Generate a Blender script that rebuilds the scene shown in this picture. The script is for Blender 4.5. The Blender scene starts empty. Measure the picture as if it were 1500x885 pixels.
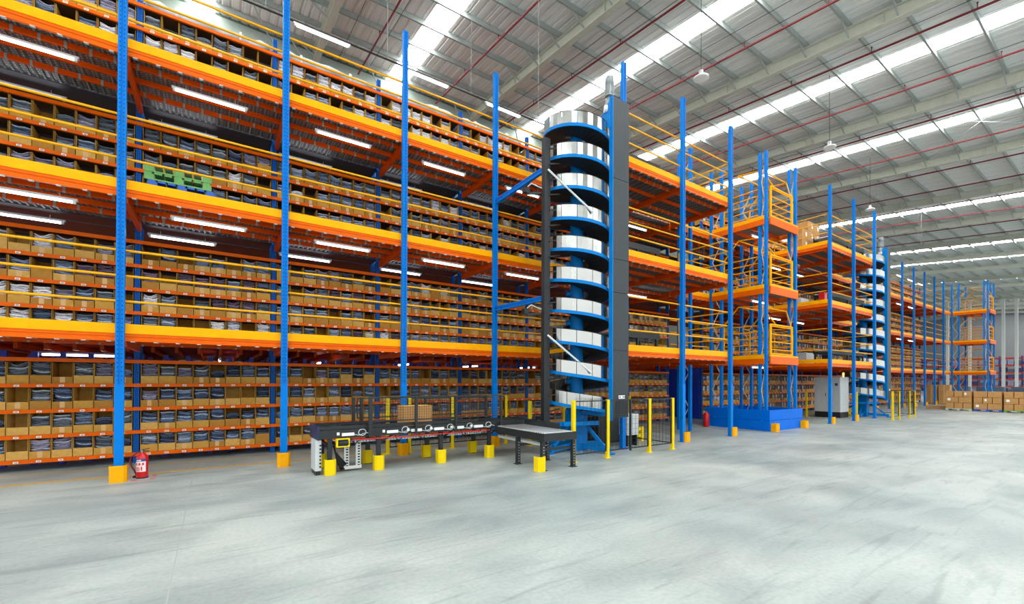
import bpy, math, random
from math import sin, cos, pi, radians
from mathutils import Vector, Matrix

scene = bpy.context.scene
COL = scene.collection
random.seed(7)

# ------------------------------------------------------------------ camera
F_PX, YAW, PITCH, ROLL, CY, CAM_H = 646.94, 0.975915, 0.006065, 0.003803, 553.81, 1.7441
fw = Vector((cos(YAW) * cos(PITCH), sin(YAW) * cos(PITCH), sin(PITCH)))
rt = Vector((sin(YAW), -cos(YAW), 0.0))
up = rt.cross(fw)
r2 = rt * cos(ROLL) + up * sin(ROLL)
u2 = -rt * sin(ROLL) + up * cos(ROLL)
cam_data = bpy.data.cameras.new('camera')
cam = bpy.data.objects.new('camera', cam_data)
COL.objects.link(cam)
M = Matrix((r2, u2, -fw)).transposed().to_4x4()
M.translation = Vector((0, 0, CAM_H))
cam.matrix_world = M
cam_data.sensor_fit = 'HORIZONTAL'
cam_data.sensor_width = 36.0
cam_data.lens = F_PX / 1500.0 * 36.0
cam_data.shift_y = (CY - 442.5) / 1500.0
cam_data.clip_end = 600
cam_data.clip_start = 0.05
scene.camera = cam


def project(p):
    d = Vector(p) - Vector((0, 0, CAM_H))
    w = d.dot(fw)
    if w <= 0.1:
        return None
    return 750 + F_PX * d.dot(r2) / w, CY - F_PX * d.dot(u2) / w, w


# ------------------------------------------------------------------ world, exposure
world = bpy.data.worlds.new('daylight')
scene.world = world
world.use_nodes = True
bgn = world.node_tree.nodes['Background']
bgn.inputs[0].default_value = (0.97, 0.995, 1.0, 1)
bgn.inputs[1].default_value = WORLD_STRENGTH = 1.45
scene.view_settings.view_transform = 'Standard'
scene.view_settings.look = 'None'
scene.view_settings.gamma = 1.0
scene.view_settings.use_curve_mapping = False
scene.view_settings.exposure = 0.3
SKYLIGHT = 16.0      # daylight through the translucent roof sheets
TUBE = 9.0          # fluorescent tubes


# ------------------------------------------------------------------ materials
def lin(c):
    c = c / 255.0
    return c / 12.92 if c <= 0.04045 else ((c + 0.055) / 1.055) ** 2.4


def rgb(h):
    h = h.lstrip('#')
    return tuple(lin(int(h[i:i + 2], 16)) for i in (0, 2, 4)) + (1.0,)


MATS = {}


def mat(name, col, rough=0.5, metal=0.0, var=0.0, scale=6.0, bump=0.0, spec=0.5, bscale=None):
    m = bpy.data.materials.new(name)
    m.use_nodes = True
    nt = m.node_tree
    b = nt.nodes['Principled BSDF']
    c = rgb(col)
    b.inputs['Base Color'].default_value = c
    b.inputs['Roughness'].default_value = rough
    b.inputs['Metallic'].default_value = metal
    b.inputs['Specular IOR Level'].default_value = spec
    tc = nt.nodes.new('ShaderNodeTexCoord')
    n = nt.nodes.new('ShaderNodeTexNoise')
    n.inputs['Scale'].default_value = scale
    n.inputs['Detail'].default_value = 4
    nt.links.new(tc.outputs['Object'], n.inputs['Vector'])
    if var:
        r = nt.nodes.new('ShaderNodeValToRGB')
        lo = tuple(max(0, v * (1 - var)) for v in c[:3]) + (1,)
        hi = tuple(min(1, v * (1 + var)) for v in c[:3]) + (1,)
        r.color_ramp.elements[0].position = 0.3
        r.color_ramp.elements[1].position = 0.7
        r.color_ramp.elements[0].color = lo
        r.color_ramp.elements[1].color = hi
        nt.links.new(n.outputs['Fac'], r.inputs['Fac'])
        nt.links.new(r.outputs['Color'], b.inputs['Base Color'])
    if bump:
        bp = nt.nodes.new('ShaderNodeBump')
        bp.inputs['Strength'].default_value = bump
        bp.inputs['Distance'].default_value = 0.01
        if bscale:
            n2 = nt.nodes.new('ShaderNodeTexNoise')
            n2.inputs['Scale'].default_value = bscale
            nt.links.new(tc.outputs['Object'], n2.inputs['Vector'])
            nt.links.new(n2.outputs['Fac'], bp.inputs['Height'])
        else:
            nt.links.new(n.outputs['Fac'], bp.inputs['Height'])
        nt.links.new(bp.outputs['Normal'], b.inputs['Normal'])
    MATS[name] = m
    return m


def emat(name, col, strength):
    m = bpy.data.materials.new(name)
    m.use_nodes = True
    nt = m.node_tree
    nt.nodes.remove(nt.nodes['Principled BSDF'])
    e = nt.nodes.new('ShaderNodeEmission')
    e.inputs[0].default_value = rgb(col)
    e.inputs[1].default_value = strength
    nt.links.new(e.outputs[0], nt.nodes['Material Output'].inputs[0])
    MATS[name] = m
    return m


def dots(m, pz, rz, xs, rx, col, axis_u='X', axis_v='Z', zmin=None):
    """punched holes: rows of dark (or bright) slots on a painted surface, in object space"""
    nt = m.node_tree
    b = nt.nodes['Principled BSDF']
    tc = nt.nodes.new('ShaderNodeTexCoord')
    sp = nt.nodes.new('ShaderNodeSeparateXYZ')
    nt.links.new(tc.outputs['Object'], sp.inputs[0])

    def mth(op, a, bb=None):
        n = nt.nodes.new('ShaderNodeMath')
        n.operation = op
        for i, v in enumerate((a, bb)):
            if v is None:
                continue
            if isinstance(v, (int, float)):
                n.inputs[i].default_value = v
            else:
                nt.links.new(v, n.inputs[i])
        return n.outputs[0]
    v = mth('PINGPONG', sp.outputs[axis_v], pz / 2)
    inv = mth('LESS_THAN', v, rz)
    if xs is None:
        k = inv
    else:
        if isinstance(xs, tuple):
            u = mth('PINGPONG', sp.outputs[axis_u], xs[0] / 2)
        else:
            u = mth('ABSOLUTE', mth('SUBTRACT', mth('ABSOLUTE', sp.outputs[axis_u]), xs))
        k = mth('MULTIPLY', inv, mth('LESS_THAN', u, rx))
    if zmin is not None:
        k = mth('MULTIPLY', k, mth('GREATER_THAN', sp.outputs['Z'], zmin))
    mx = nt.nodes.new('ShaderNodeMix')
    mx.data_type = 'RGBA'
    old = b.inputs['Base Color']
    if old.links:
        nt.links.new(old.links[0].from_socket, mx.inputs['A'])
    else:
        mx.inputs['A'].default_value = old.default_value
    mx.inputs['B'].default_value = rgb(col)
    nt.links.new(k, mx.inputs['Factor'])
    nt.links.new(mx.outputs['Result'], b.inputs['Base Color'])
    return m


mat('blue', '#0076d0', 0.42, var=0.06, spec=0.1)
dots(mat('blue_holes', '#0072ca', 0.42, var=0.06, spec=0.1), 0.075, 0.011, 0.028, 0.007, '#0a2f63', zmin=1.72)
dots(mat('rack_blue', '#0458ae', 0.42, var=0.06, spec=0.12), 0.05, 0.009, 0.022, 0.008, '#08204a')
mat('deep_blue', '#1238b8', 0.45, var=0.05)
mat('spiral_blue', '#0076c2', 0.38, var=0.05, spec=0.12)
mat('panel_blue', '#006ad8', 0.4, var=0.05, scale=2, spec=0.08)
mat('orange', '#e06000', 0.4, var=0.07, spec=0.12)
mat('deep_orange', '#cc4600', 0.4, var=0.08, spec=0.12)
mat('yellow', '#f5a800', 0.4, var=0.05, spec=0.1)
mat('rail_yellow', '#eaa410', 0.36, var=0.06, spec=0.2)
mat('guard_yellow', '#eccc06', 0.42, var=0.05, spec=0.15)
mat('guard_orange', '#f0a600', 0.42, var=0.05, spec=0.15)
mat('black', '#16181a', 0.5)
mat('rubber', '#101112', 0.7)
mat('charcoal', '#23282b', 0.42, var=0.08, spec=0.35)
mat('tower_grey', '#32393e', 0.45, var=0.05, spec=0.3)
mat('navy_plate', '#16294c', 0.35)
mat('grey_metal', '#8c9496', 0.4, metal=0.6, var=0.08)
mat('light_grey', '#c3c9ca', 0.45, var=0.04)
mat('white', '#e8eaea', 0.5)
mat('tag_white', '#efece6', 0.6)
mat('tag_print', '#4a4a4a', 0.6)
mat('steel', '#b2b4b0', 0.2, metal=1.0, var=0.05, scale=1.5)
mat('dark_steel', '#4a4e50', 0.3, metal=0.9)
mat('roller', '#c9ced0', 0.28, metal=0.85, var=0.05)
mat('underside', '#1d2226', 0.6)
dots(mat('deck_steel', '#6c6e6e', 0.4, metal=0.4, var=0.15), 0.07, 0.012, (0.066,), 0.013, '#c9cdd2', axis_u='X', axis_v='Y')  # pale dots paint the light shining through the plank holes
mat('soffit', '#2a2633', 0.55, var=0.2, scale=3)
mat('clip_grey', '#9a9894', 0.5, metal=0.3)
mat('cardboard', '#c39444', 0.8, var=0.13, scale=9, spec=0.15)
mat('cardboard_dark', '#b07f38', 0.8, var=0.12, scale=9, spec=0.15)
mat('cardboard_light', '#cda256', 0.8, var=0.12, scale=9, spec=0.15)
mat('carton', '#bb8a50', 0.75, var=0.1, scale=5)
mat('tape', '#d3ab70', 0.35)
mat('shelf_board', '#4a3826', 0.8)
mat('red', '#c9141c', 0.3, var=0.04)
mat('pipe_red', '#7a1e28', 0.45, var=0.08)
mat('mark_red', '#c47a7c', 0.7, var=0.15, scale=30)
mat('line_yellow', '#dca72c', 0.6, var=0.12, scale=14)
mat('purlin', '#9aa19e', 0.55, var=0.08)
mat('rafter', '#c6c8ba', 0.55, var=0.05)
mat('cable', '#101214', 0.6)
mat('signal_green', '#1c5a50', 0.5)
mat('pallet_green', '#5f9a52', 0.55, var=0.1)
mat('pallet_blue', '#1a55b4', 0.5, var=0.08)
mat('pallet_pale', '#a9bda6', 0.55, var=0.1)
mat('wood', '#a98256', 0.75, var=0.15, scale=12)
mat('crate_slate', '#56687c', 0.6, var=0.12)
mat('load_purple', '#4a4378', 0.6, var=0.3, scale=1.2)
mat('wall_green', '#6d7970', 0.6, var=0.06)
mat('wall_pale', '#aebab0', 0.6, var=0.04)
mat('wall_grey', '#8f9296', 0.7, var=0.05)
mat('column_white', '#dfe2e0', 0.6, var=0.03)
mat('print_blue', '#2c3f86', 0.4)
mat('print_white', '#f0dede', 0.4)
emat('tube_glow', '#f4f6ff', TUBE)
emat('beacon', '#ffb45a', 4.0)
emat('skylight', '#fbfdfb', SKYLIGHT)

# roof sheeting: galvanised, slightly brushed along the slope
def roof_material():
    m = mat('roof_sheet', '#e4e8e6', 0.5)
    nt = m.node_tree
    b = nt.nodes['Principled BSDF']
    tc = nt.nodes.new('ShaderNodeTexCoord')
    mp = nt.nodes.new('ShaderNodeMapping')
    mp.inputs['Scale'].default_value = (3.0, 0.25, 1)
    n = nt.nodes.new('ShaderNodeTexNoise')
    n.inputs['Scale'].default_value = 1.4
    n.inputs['Detail'].default_value = 6
    r = nt.nodes.new('ShaderNodeValToRGB')
    r.color_ramp.elements[0].position = 0.35
    r.color_ramp.elements[1].position = 0.65
    r.color_ramp.elements[0].color = rgb('#dfe3e1')
    r.color_ramp.elements[1].color = rgb('#eef1ef')
    nt.links.new(tc.outputs['Object'], mp.inputs['Vector'])
    nt.links.new(mp.outputs[0], n.inputs['Vector'])
    nt.links.new(n.outputs['Fac'], r.inputs['Fac'])
    nt.links.new(r.outputs[0], b.inputs['Base Color'])


def floor_material():
    m = mat('concrete', '#c3c8c4', 0.42)
    nt = m.node_tree
    b = nt.nodes['Principled BSDF']
    tc = nt.nodes.new('ShaderNodeTexCoord')

    def noise(scale, sc=(1, 1, 1), detail=5, dist=0.0):
        mp = nt.nodes.new('ShaderNodeMapping')
        mp.inputs['Scale'].default_value = sc
        n = nt.nodes.new('ShaderNodeTexNoise')
        n.inputs['Scale'].default_value = scale
        n.inputs['Detail'].default_value = detail
        n.inputs['Distortion'].default_value = dist
        nt.links.new(tc.outputs['Object'], mp.inputs[0])
        nt.links.new(mp.outputs[0], n.inputs['Vector'])
        return n.outputs['Fac']

    def ramp(fac, p0, c0, p1, c1):
        r = nt.nodes.new('ShaderNodeValToRGB')
        r.color_ramp.elements[0].position = p0
        r.color_ramp.elements[1].position = p1
        r.color_ramp.elements[0].color = rgb(c0)
        r.color_ramp.elements[1].color = rgb(c1)
        nt.links.new(fac, r.inputs[0])
        return r.outputs[0]

    def mix(a, bb, f, mode='MULTIPLY'):
        x = nt.nodes.new('ShaderNodeMix')
        x.data_type = 'RGBA'
        x.blend_type = mode
        x.inputs['Factor'].default_value = f
        nt.links.new(a, x.inputs['A'])
        nt.links.new(bb, x.inputs['B'])
        return x.outputs['Result']
    base = ramp(noise(0.28, detail=3), 0.35, '#98a3a3', 0.65, '#b9c0bb')
    cloud = ramp(noise(1.1, (0.6, 1.2, 1), 7, 0.6), 0.32, '#c9cdd0', 0.62, '#ffffff')
    scuff = ramp(noise(3.2, (0.25, 2.4, 1), 8, 0.9), 0.30, '#bfc4c6', 0.45, '#ffffff')
    fine = ramp(noise(22, detail=6), 0.3, '#dcdedd', 0.6, '#ffffff')
    c = mix(mix(mix(base, cloud, 0.75), scuff, 0.5), fine, 0.5)
    nt.links.new(c, b.inputs['Base Color'])
    rr = nt.nodes.new('ShaderNodeMapRange')
    nt.links.new(noise(1.6, detail=5), rr.inputs[0])
    rr.inputs['To Min'].default_value = 0.32
    rr.inputs['To Max'].default_value = 0.58
    nt.links.new(rr.outputs[0], b.inputs['Roughness'])
    bp = nt.nodes.new('ShaderNodeBump')
    bp.inputs['Strength'].default_value = 0.08
    nt.links.new(noise(30), bp.inputs['Height'])
    nt.links.new(bp.outputs[0], b.inputs['Normal'])


roof_material()
floor_material()

# folded cloth: palettes of three close tones
PAL = {
    'denim': ('#34445f', '#5a6d8c', '#98a9c4'),
    'navy': ('#222d46', '#44546f', '#8495b2'),
    'slate': ('#56667f', '#74839c', '#aab5c8'),
    'lilac': ('#6b6a82', '#84829a', '#a3a0b4'),
    'white': ('#bdbdca', '#d6d6dd', '#efedef'),
    'cream': ('#b8ab98', '#cdc0ac', '#e0d6c6'),
    'grey': ('#434c58', '#626d7a', '#a2acb6'),
    'plum': ('#4f4056', '#655167', '#7d6b80'),
}
for nm, cs in PAL.items():
    for i, c in enumerate(cs):
        mat('cloth_%s_%d' % (nm, i), c, 0.5, var=0.3, scale=40, bump=0.6, bscale=60)


# ------------------------------------------------------------------ mesh helper
class MB:
    def __init__(self):
        self.v, self.f, self.mi, self.sm = [], [], [], []
        self.cur = 0
        self.smooth = False

    def poly(self, pts, faces):
        o = len(self.v)
        self.v += [tuple(p) for p in pts]
        for f in faces:
            self.f.append(tuple(i + o for i in f))
            self.mi.append(self.cur)
            self.sm.append(self.smooth)
        return self

    def box(self, x0, x1, y0, y1, z0, z1):
        p = [(x0, y0, z0), (x1, y0, z0), (x1, y1, z0), (x0, y1, z0), (x0, y0, z1), (x1, y0, z1), (x1, y1, z1), (x0, y1, z1)]
        return self.poly(p, [(3, 2, 1, 0), (4, 5, 6, 7), (0, 1, 5, 4), (1, 2, 6, 5), (2, 3, 7, 6), (3, 0, 4, 7)])

    def cbox(self, c, s):
        return self.box(c[0] - s[0] / 2, c[0] + s[0] / 2, c[1] - s[1] / 2, c[1] + s[1] / 2, c[2] - s[2] / 2, c[2] + s[2] / 2)

    def prism(self, prof, axis, a, b):
        """closed profile (2-D) extruded along an axis; X: (y,z)  Y: (x,z)  Z: (x,y)"""
        n = len(prof)

        def pt(p, t):
            return {'X': (t, p[0], p[1]), 'Y': (p[0], t, p[1]), 'Z': (p[0], p[1], t)}[axis]
        pts = [pt(p, a) for p in prof] + [pt(p, b) for p in prof]
        fs = [(i, (i + 1) % n, n + (i + 1) % n, n + i) for i in range(n)]
        fs += [tuple(range(n))[::-1], tuple(range(n, 2 * n))]
        return self.poly(pts, fs)

    def bar(self, a, b, w, h=None, upv=(0, 0, 1)):
        a, b = Vector(a), Vector(b)
        h = h or w
        d = (b - a).normalized()
        u = Vector(upv)
        if abs(d.dot(u)) > 0.95:
            u = Vector((0, 1, 0))
        s = d.cross(u).normalized()
        t = s.cross(d)
        c = [(-1, -1), (1, -1), (1, 1), (-1, 1)]
        pts = [a + s * (i * w / 2) + t * (j * h / 2) for i, j in c] + [b + s * (i * w / 2) + t * (j * h / 2) for i, j in c]
        return self.poly(pts, [(3, 2, 1, 0), (4, 5, 6, 7), (0, 1, 5, 4), (1, 2, 6, 5), (2, 3, 7, 6), (3, 0, 4, 7)])

    def tube(self, pts, r, n=8, cap=True):
        pts = [Vector(p) for p in pts]
        rings = []
        prev = None
        sm = self.smooth
        for i, p in enumerate(pts):
            d = (pts[min(i + 1, len(pts) - 1)] - pts[max(i - 1, 0)]).normalized()
            if prev is None:
                u = Vector((0, 0, 1)) if abs(d.z) < 0.9 else Vector((0, 1, 0))
                s = d.cross(u).normalized()
            else:
                s = (prev - d * prev.dot(d)).normalized()
            prev = s
            t = d.cross(s)
            rr = r[i] if isinstance(r, (list, tuple)) else r
            rings.append([p + s * (rr * cos(2 * pi * k / n)) + t * (rr * sin(2 * pi * k / n)) for k in range(n)])
        v = [q for R in rings for q in R]
        fs = []
        for i in range(len(rings) - 1):
            for k in range(n):
                fs.append((i * n + k, i * n + (k + 1) % n, (i + 1) * n + (k + 1) % n, (i + 1) * n + k))
        self.smooth = True
        self.poly(v, fs)
        self.smooth = sm
        if cap:
            m = (len(rings) - 1) * n
            self.poly(rings[0], [tuple(range(n))[::-1]])
            self.poly(rings[-1], [tuple(range(n))])
        return self

    def lathe(self, c, prof, n=20):
        """prof: (r, z) pairs, about the vertical through c"""
        v, fs = [], []
        for r, z in prof:
            v += [(c[0] + r * cos(2 * pi * k / n), c[1] + r * sin(2 * pi * k / n), c[2] + z) for k in range(n)]
        for i in range(len(prof) - 1):
            for k in range(n):
                fs.append((i * n + k, i * n + (k + 1) % n, (i + 1) * n + (k + 1) % n, (i + 1) * n + k))
        sm = self.smooth
        self.smooth = True
        self.poly(v, fs)
        self.smooth = sm
        self.poly(v[:n], [tuple(range(n))[::-1]])
        self.poly(v[-n:], [tuple(range(n))])
        return self

    def add(self, mesh_data, off, mimap=None):
        vs, fs, ms, ss = mesh_data
        o = len(self.v)
        self.v += [(x + off[0], y + off[1], z + off[2]) for x, y, z in vs]
        self.f += [tuple(i + o for i in f) for f in fs]
        self.mi += [mimap[m] if mimap else m for m in ms]
        self.sm += ss
        return self

    def data(self):
        return self.v, self.f, self.mi, self.sm

    def mesh(self, name, mats):
        me = bpy.data.meshes.new(name)
        me.from_pydata(self.v, [], self.f)
        if isinstance(mats, str):
            mats = [mats]
        for m in mats:
            me.materials.append(MATS[m])
        if len(mats) > 1:
            me.polygons.foreach_set('material_index', self.mi)
        if any(self.sm):
            me.polygons.foreach_set('use_smooth', self.sm)
        me.update()
        return me

    def build(self, name, mats, parent=None, loc=None, kind=None):
        return put(name, self.mesh(name, mats), parent, loc, kind=kind)


def put(name, me, parent=None, loc=None, rz=0.0, kind=None):
    o = bpy.data.objects.new(name, me)
    COL.objects.link(o)
    if parent:
        o.parent = parent
    if loc:
        o.location = loc
    if rz:
        o.rotation_euler = (0, 0, rz)
    if kind:
        o['kind'] = kind
    return o


USED = {}


def tag(o, label, cat, group=None, kind=None):
    n = USED.get(label, 0)
    USED[label] = n + 1
    if n and not group:
        print('DUPLABEL', label)
    nw = len(label.split())
    if nw > 16 or nw < 4:
        print('LABELLEN', nw, label)
    o['label'] = label
    o['category'] = cat
    if group:
        o['group'] = group
    if kind:
        o['kind'] = kind
    return o


def thing(name, label, cat, loc=(0, 0, 0), rz=0.0, group=None, kind=None):
    o = put(name, None, None, loc, rz)
    o.empty_display_size = 0.2
    return tag(o, label, cat, group, kind)


ORD = ['zeroth', 'first', 'second', 'third', 'fourth', 'fifth', 'sixth', 'seventh', 'eighth', 'ninth', 'tenth', 'eleventh', 'twelfth',
       'thirteenth', 'fourteenth', 'fifteenth', 'sixteenth', 'seventeenth', 'eighteenth', 'nineteenth', 'twentieth', 'twenty-first',
       'twenty-second', 'twenty-third', 'twenty-fourth']
PITCH_X = 2.50824
X0 = -1.32027


def G(k):
    return X0 + PITCH_X * k


YA, YB, YR = 10.0, 7.8, 12.0            # front post row, pushed-out post row, rack face
H_POST = 9.95
KT = [2.70, 5.20, 7.66]                 # kick plate tops of the three decks
LEVEL = ['first', 'second', 'top']
CACHE = {}


def cached(key, fn):
    if key not in CACHE:
        CACHE[key] = fn()
    return CACHE[key]

# ------------------------------------------------------------------ the building shell
def roof_z(y):
    return 14.4 + 0.1 * y


def sbox(mb, x0, x1, y0, y1, z0, z1):
    """box that follows the roof slope; z0/z1 are heights relative to the sheet"""
    a, b = roof_z(y0), roof_z(y1)
    p = [(x0, y0, a + z0), (x1, y0, a + z0), (x1, y1, b + z0), (x0, y1, b + z0), (x0, y0, a + z1), (x1, y0, a + z1), (x1, y1, b + z1), (x0, y1, b + z1)]
    return mb.poly(p, [(3, 2, 1, 0), (4, 5, 6, 7), (0, 1, 5, 4), (1, 2, 6, 5), (2, 3, 7, 6), (3, 0, 4, 7)])


XL, XE, YF, YW = -20.0, 131.0, -14.0, 21.4
floor = MB().poly([(XL, -18, 0), (XE, -18, 0), (XE, 42, 0), (XL, 42, 0)], [(0, 1, 2, 3)]).build('floor', 'concrete')
tag(floor, 'pale grey power-floated concrete warehouse floor', 'floor', kind='structure')


def strip(name, x0, x1, y0, y1, m, z=0.002):
    return MB().box(x0, x1, y0, y1, 0.0004, z).build(name, m, floor)


mat('joint', '#a2a8a6', 0.8)
for x in (-4.15, -0.29, 3.53):
    strip('floor_joint', x - 0.005, x + 0.005, -6, 9.45 if x < 0 else 6.3, 'joint', 0.0012)
for y in (4.0,):
    strip('floor_joint', -12, 40, y - 0.004, y + 0.004, 'joint', 0.0012)
strip('yellow_line', -12, 6.1, 10.5, 10.6, 'line_yellow')
strip('yellow_line', -12, 8.3, 11.55, 11.6, 'line_yellow')
# the red corner marks around the extinguisher's spot
for x0, x1, y0, y1 in ((-1.16, -1.09, 9.86, 10.02), (-1.16, -1.09, 10.16, 10.34), (-0.9, -0.83, 9.86, 10.02), (-0.9, -0.83, 10.16, 10.34), (-1.09, -0.9, 9.86, 9.89)):
    strip('red_floor_mark', x0, x1, y0, y1, 'mark_red')

XW = 62.0
wall_back = MB().box(XL, XW, YW, YW + 0.2, 0, 16.6).build('wall_back', 'wall_green')
tag(wall_back, 'pale green grey back wall behind the racking', 'wall', kind='structure')
for z0, z1, m in ((15.75, 16.4, 'wall_pale'), (14.7, 15.35, 'wall_pale'), (13.3, 14.0, 'wall_pale')):
    MB().box(XL, XW, YW - 0.08, YW, z0, z1).build('wall_strip', m, wall_back)
for z in (15.5, 14.35, 12.6):
    MB().box(XL, XW, YW - 0.25, YW - 0.08, z, z + 0.16).build('wall_girt', 'purlin', wall_back)
wall_far = MB().box(XE, XE + 0.2, -18, 42.2, 0, 16.6).build('wall_far', 'wall_grey')
tag(wall_far, 'grey end wall at the far end of the hall', 'wall', kind='structure')

wall_side = MB().box(XW, XE, 42, 42.2, 0, 16.6).build('wall_side', 'wall_grey')
tag(wall_side, 'grey side wall of the wider far hall', 'wall', kind='structure')
wall_return = MB().box(XW, XW + 0.2, YW + 0.2, 42, 0, 16.6).build('wall_return', 'wall_grey')
tag(wall_return, 'grey wall turning back behind the long racking', 'wall', kind='structure')
ceiling = put('ceiling', None)
tag(ceiling, 'sloping metal roof with purlins, rafters and translucent skylight strips', 'ceiling', kind='structure')
BAY, RX0 = 7.88, 3.66


def sheet_mesh():
    w = BAY / 8
    xs = [(-w / 2, 0)]
    for c in (-w / 3, 0, w / 3):
        xs += [(c - 0.05, 0), (c - 0.025, 0.035), (c + 0.025, 0.035), (c + 0.05, 0)]
    xs += [(w / 2 - 0.03, 0), (w / 2 - 0.02, -0.012), (w / 2, -0.012)]
    n = len(xs)
    v = [(x, YF, roof_z(YF) + z) for x, z in xs] + [(x, YW, roof_z(YW) + z) for x, z in xs]
    return MB().poly(v, [(i + 1, i, n + i, n + i + 1) for i in range(n - 1)]).mesh('roof_sheet', 'roof_sheet')


SHEET = sheet_mesh()
sk = MB()
sbox(sk, -0.42, 0.42, YF, YW, -0.045, -0.02)
SKY = sk.mesh('skylight', 'skylight')
for j in range(-3, 17):
    lit = j not in (4, 6, 9, 11, 12)
    for i in range(8):
        x = RX0 + j * BAY + 3.72 + (i - 4) * BAY / 8
        put('roof_sheet', SHEET, ceiling, (x, 0, 0))
    if lit:
        put('skylight', SKY, ceiling, (RX0 + j * BAY + 3.72, 0, 0))
PURL = []
y = 3.65 - 1.42 * 12
pm = MB().prism([(-0.035, -0.2), (0.035, -0.2), (0.035, -0.185), (-0.02, -0.185), (-0.02, -0.015), (0.055, -0.015), (0.055, 0), (-0.035, 0)], 'X', XL, XE).mesh('purlin', 'purlin')
while y < YW - 0.3:
    if y > YF:
        PURL.append(y)
        put('purlin', pm, ceiling, (0, y, roof_z(y) - 0.02))
    y += 1.42
rm = MB()
sbox(rm, -0.125, 0.125, YF, YW - 0.3, -0.68, -0.655)
sbox(rm, -0.012, 0.012, YF, YW - 0.3, -0.66, -0.22)
sbox(rm, -0.125, 0.125, YF, YW - 0.3, -0.245, -0.222)
RM = rm.mesh('rafter', 'rafter')
SM = MB().box(-0.11, 0.11, -0.01, 0.01, -0.655, -0.245).mesh('stiffener', 'rafter')
BM = MB().bar((-0.1, 0, -0.64), (-0.78, 0, -0.21), 0.045).mesh('flange_brace', 'purlin')
for j in range(-3, 17):
    r = put('rafter', RM, ceiling, (RX0 + j * BAY, 0, 0))
    if -1 <= j < 7:
        for i, y in enumerate(PURL):
            if y < -2:
                continue
            put('flange_brace', BM, r, (0, y, roof_z(y)))
            if i % 4 == 1:
                put('stiffener', SM, r, (0, y + 0.4, roof_z(y + 0.4)))
# roof bracing rods and a cable run slung under the sheets
def rod(a, b, r, m):
    MB().tube([a, b], r, 6).build('bracing_rod', m, ceiling)
for j in (0, 3):
    x = RX0 + j * BAY
    rod((x + 0.2, 2.2, roof_z(2.2) - 0.3), (x + BAY - 0.2, 7.9, roof_z(7.9) - 0.3), 0.014, 'light_grey')
    rod((x + 0.2, 7.9, roof_z(7.9) - 0.3), (x + BAY - 0.2, 2.2, roof_z(2.2) - 0.3), 0.014, 'light_grey')
for x in (4.6, 5.9, 9.6, 12.7, 13.4, 16.4, 17.2, 20.9, 24.9, 28.9):
    sbox_ = MB()
    sbox(sbox_, x - 0.007, x + 0.007, YF, YW - 0.3, -0.24, -0.225)
    sbox_.build('conduit', 'charcoal', ceiling)
for x, y in ((1.2, 19.5), (2.4, 20.2), (5.6, 20.0), (9.9, 20.2), (13.4, 19.8)):
    rod((x, y, roof_z(y) - 0.3), (x + 1.5, 21.1, 14.6), 0.03, 'purlin')

# red sprinkler pipes
hd = MB().tube([(0, 0, 0), (0, 0, 0.16)], 0.014, 6).tube([(0, 0, 0.16), (0, 0, 0.19)], 0.03, 6).mesh('sprinkler_head', 'pipe_red')
for i in range(0, 15):
    x = 5.45 + 3.86 * i
    lab = 'red sprinkler pipe under the roof, %s of the row from the left' % ORD[i + 1]
    t = thing('sprinkler_pipe', lab, 'pipe', (x, 0, 0), group='red sprinkler pipes under the roof')
    MB().tube([(0, -6, roof_z(-6) - 0.62), (0, YW - 0.6, roof_z(YW - 0.6) - 0.62)], 0.04, 8).build('pipe_run', 'pipe_red', t)
    if i < 9:
        for q in range(7):
            y = 0.6 + 2.84 * q
            put('sprinkler_head', hd, t, (0, y, roof_z(y) - 0.59))

# white disc lamps hung on long cords
for i, (x, y, z, w) in enumerate(((13.62, 8.77, 12.0, 'above the platform beside the tall spiral'), (22.3, 8.2, 12.0, 'above the blue stair enclosure'), (33.0, 10.0, 12.2, 'beyond the second spiral'))):
    t = thing('high_bay_lamp', 'white disc lamp hung on a thin cord %s' % w, 'lamp', (x, y, z), group='disc lamps hung from the roof')
    MB().lathe((0, 0, 0), [(0.02, 0.14), (0.1, 0.12), (0.24, 0.04), (0.25, 0.0), (0.2, -0.01)][::-1], 20).build('reflector', 'white', t)
    MB().lathe((0, 0, 0.13), [(0.07, 0.0), (0.07, 0.14), (0.03, 0.16)], 12).build('driver_box', 'light_grey', t)
    MB().tube([(0, 0, 0.28), (0, 0, roof_z(y) - z - 0.005)], 0.01, 6).build('cord', 'cable', t)

# the roof falls again beyond the ridge over the wider far hall
fr = MB()
zr = roof_z(YW)
fr.poly([(XW, YW, zr), (XE, YW, zr), (XE, 42, zr - 2.06), (XW, 42, zr - 2.06)], [(0, 1, 2, 3)])
fr.build('far_roof_sheet', 'roof_sheet', ceiling)
for q in range(9):
    x = 66.7 + q * BAY
    MB().bar((x, YW, zr - 0.4), (x, 42, zr - 2.46), 0.2, 0.5).build('far_rafter', 'rafter', ceiling)
for q in range(13):
    y = YW + 0.8 + q * 1.6
    MB().box(XW, XE, y - 0.04, y + 0.04, zr - 0.1 * (y - YW) - 0.22, zr - 0.1 * (y - YW) - 0.02).build('far_purlin', 'purlin', ceiling)

# ------------------------------------------------------------------ posts
def post_profile(w=0.115, d=0.1, t=0.012):
    h = w / 2
    return [(-h, -d / 2), (-0.016, -d / 2), (-0.016, -d / 2 + 0.016), (0.016, -d / 2 + 0.016), (0.016, -d / 2), (h, -d / 2), (h, d / 2), (h - 0.03, d / 2),
            (h - 0.03, d / 2 - t), (h - t, d / 2 - t), (h - t, -d / 2 + 0.03), (-h + t, -d / 2 + 0.03), (-h + t, d / 2 - t), (-h + 0.03, d / 2 - t), (-h + 0.03, d / 2), (-h, d / 2)]


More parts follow.
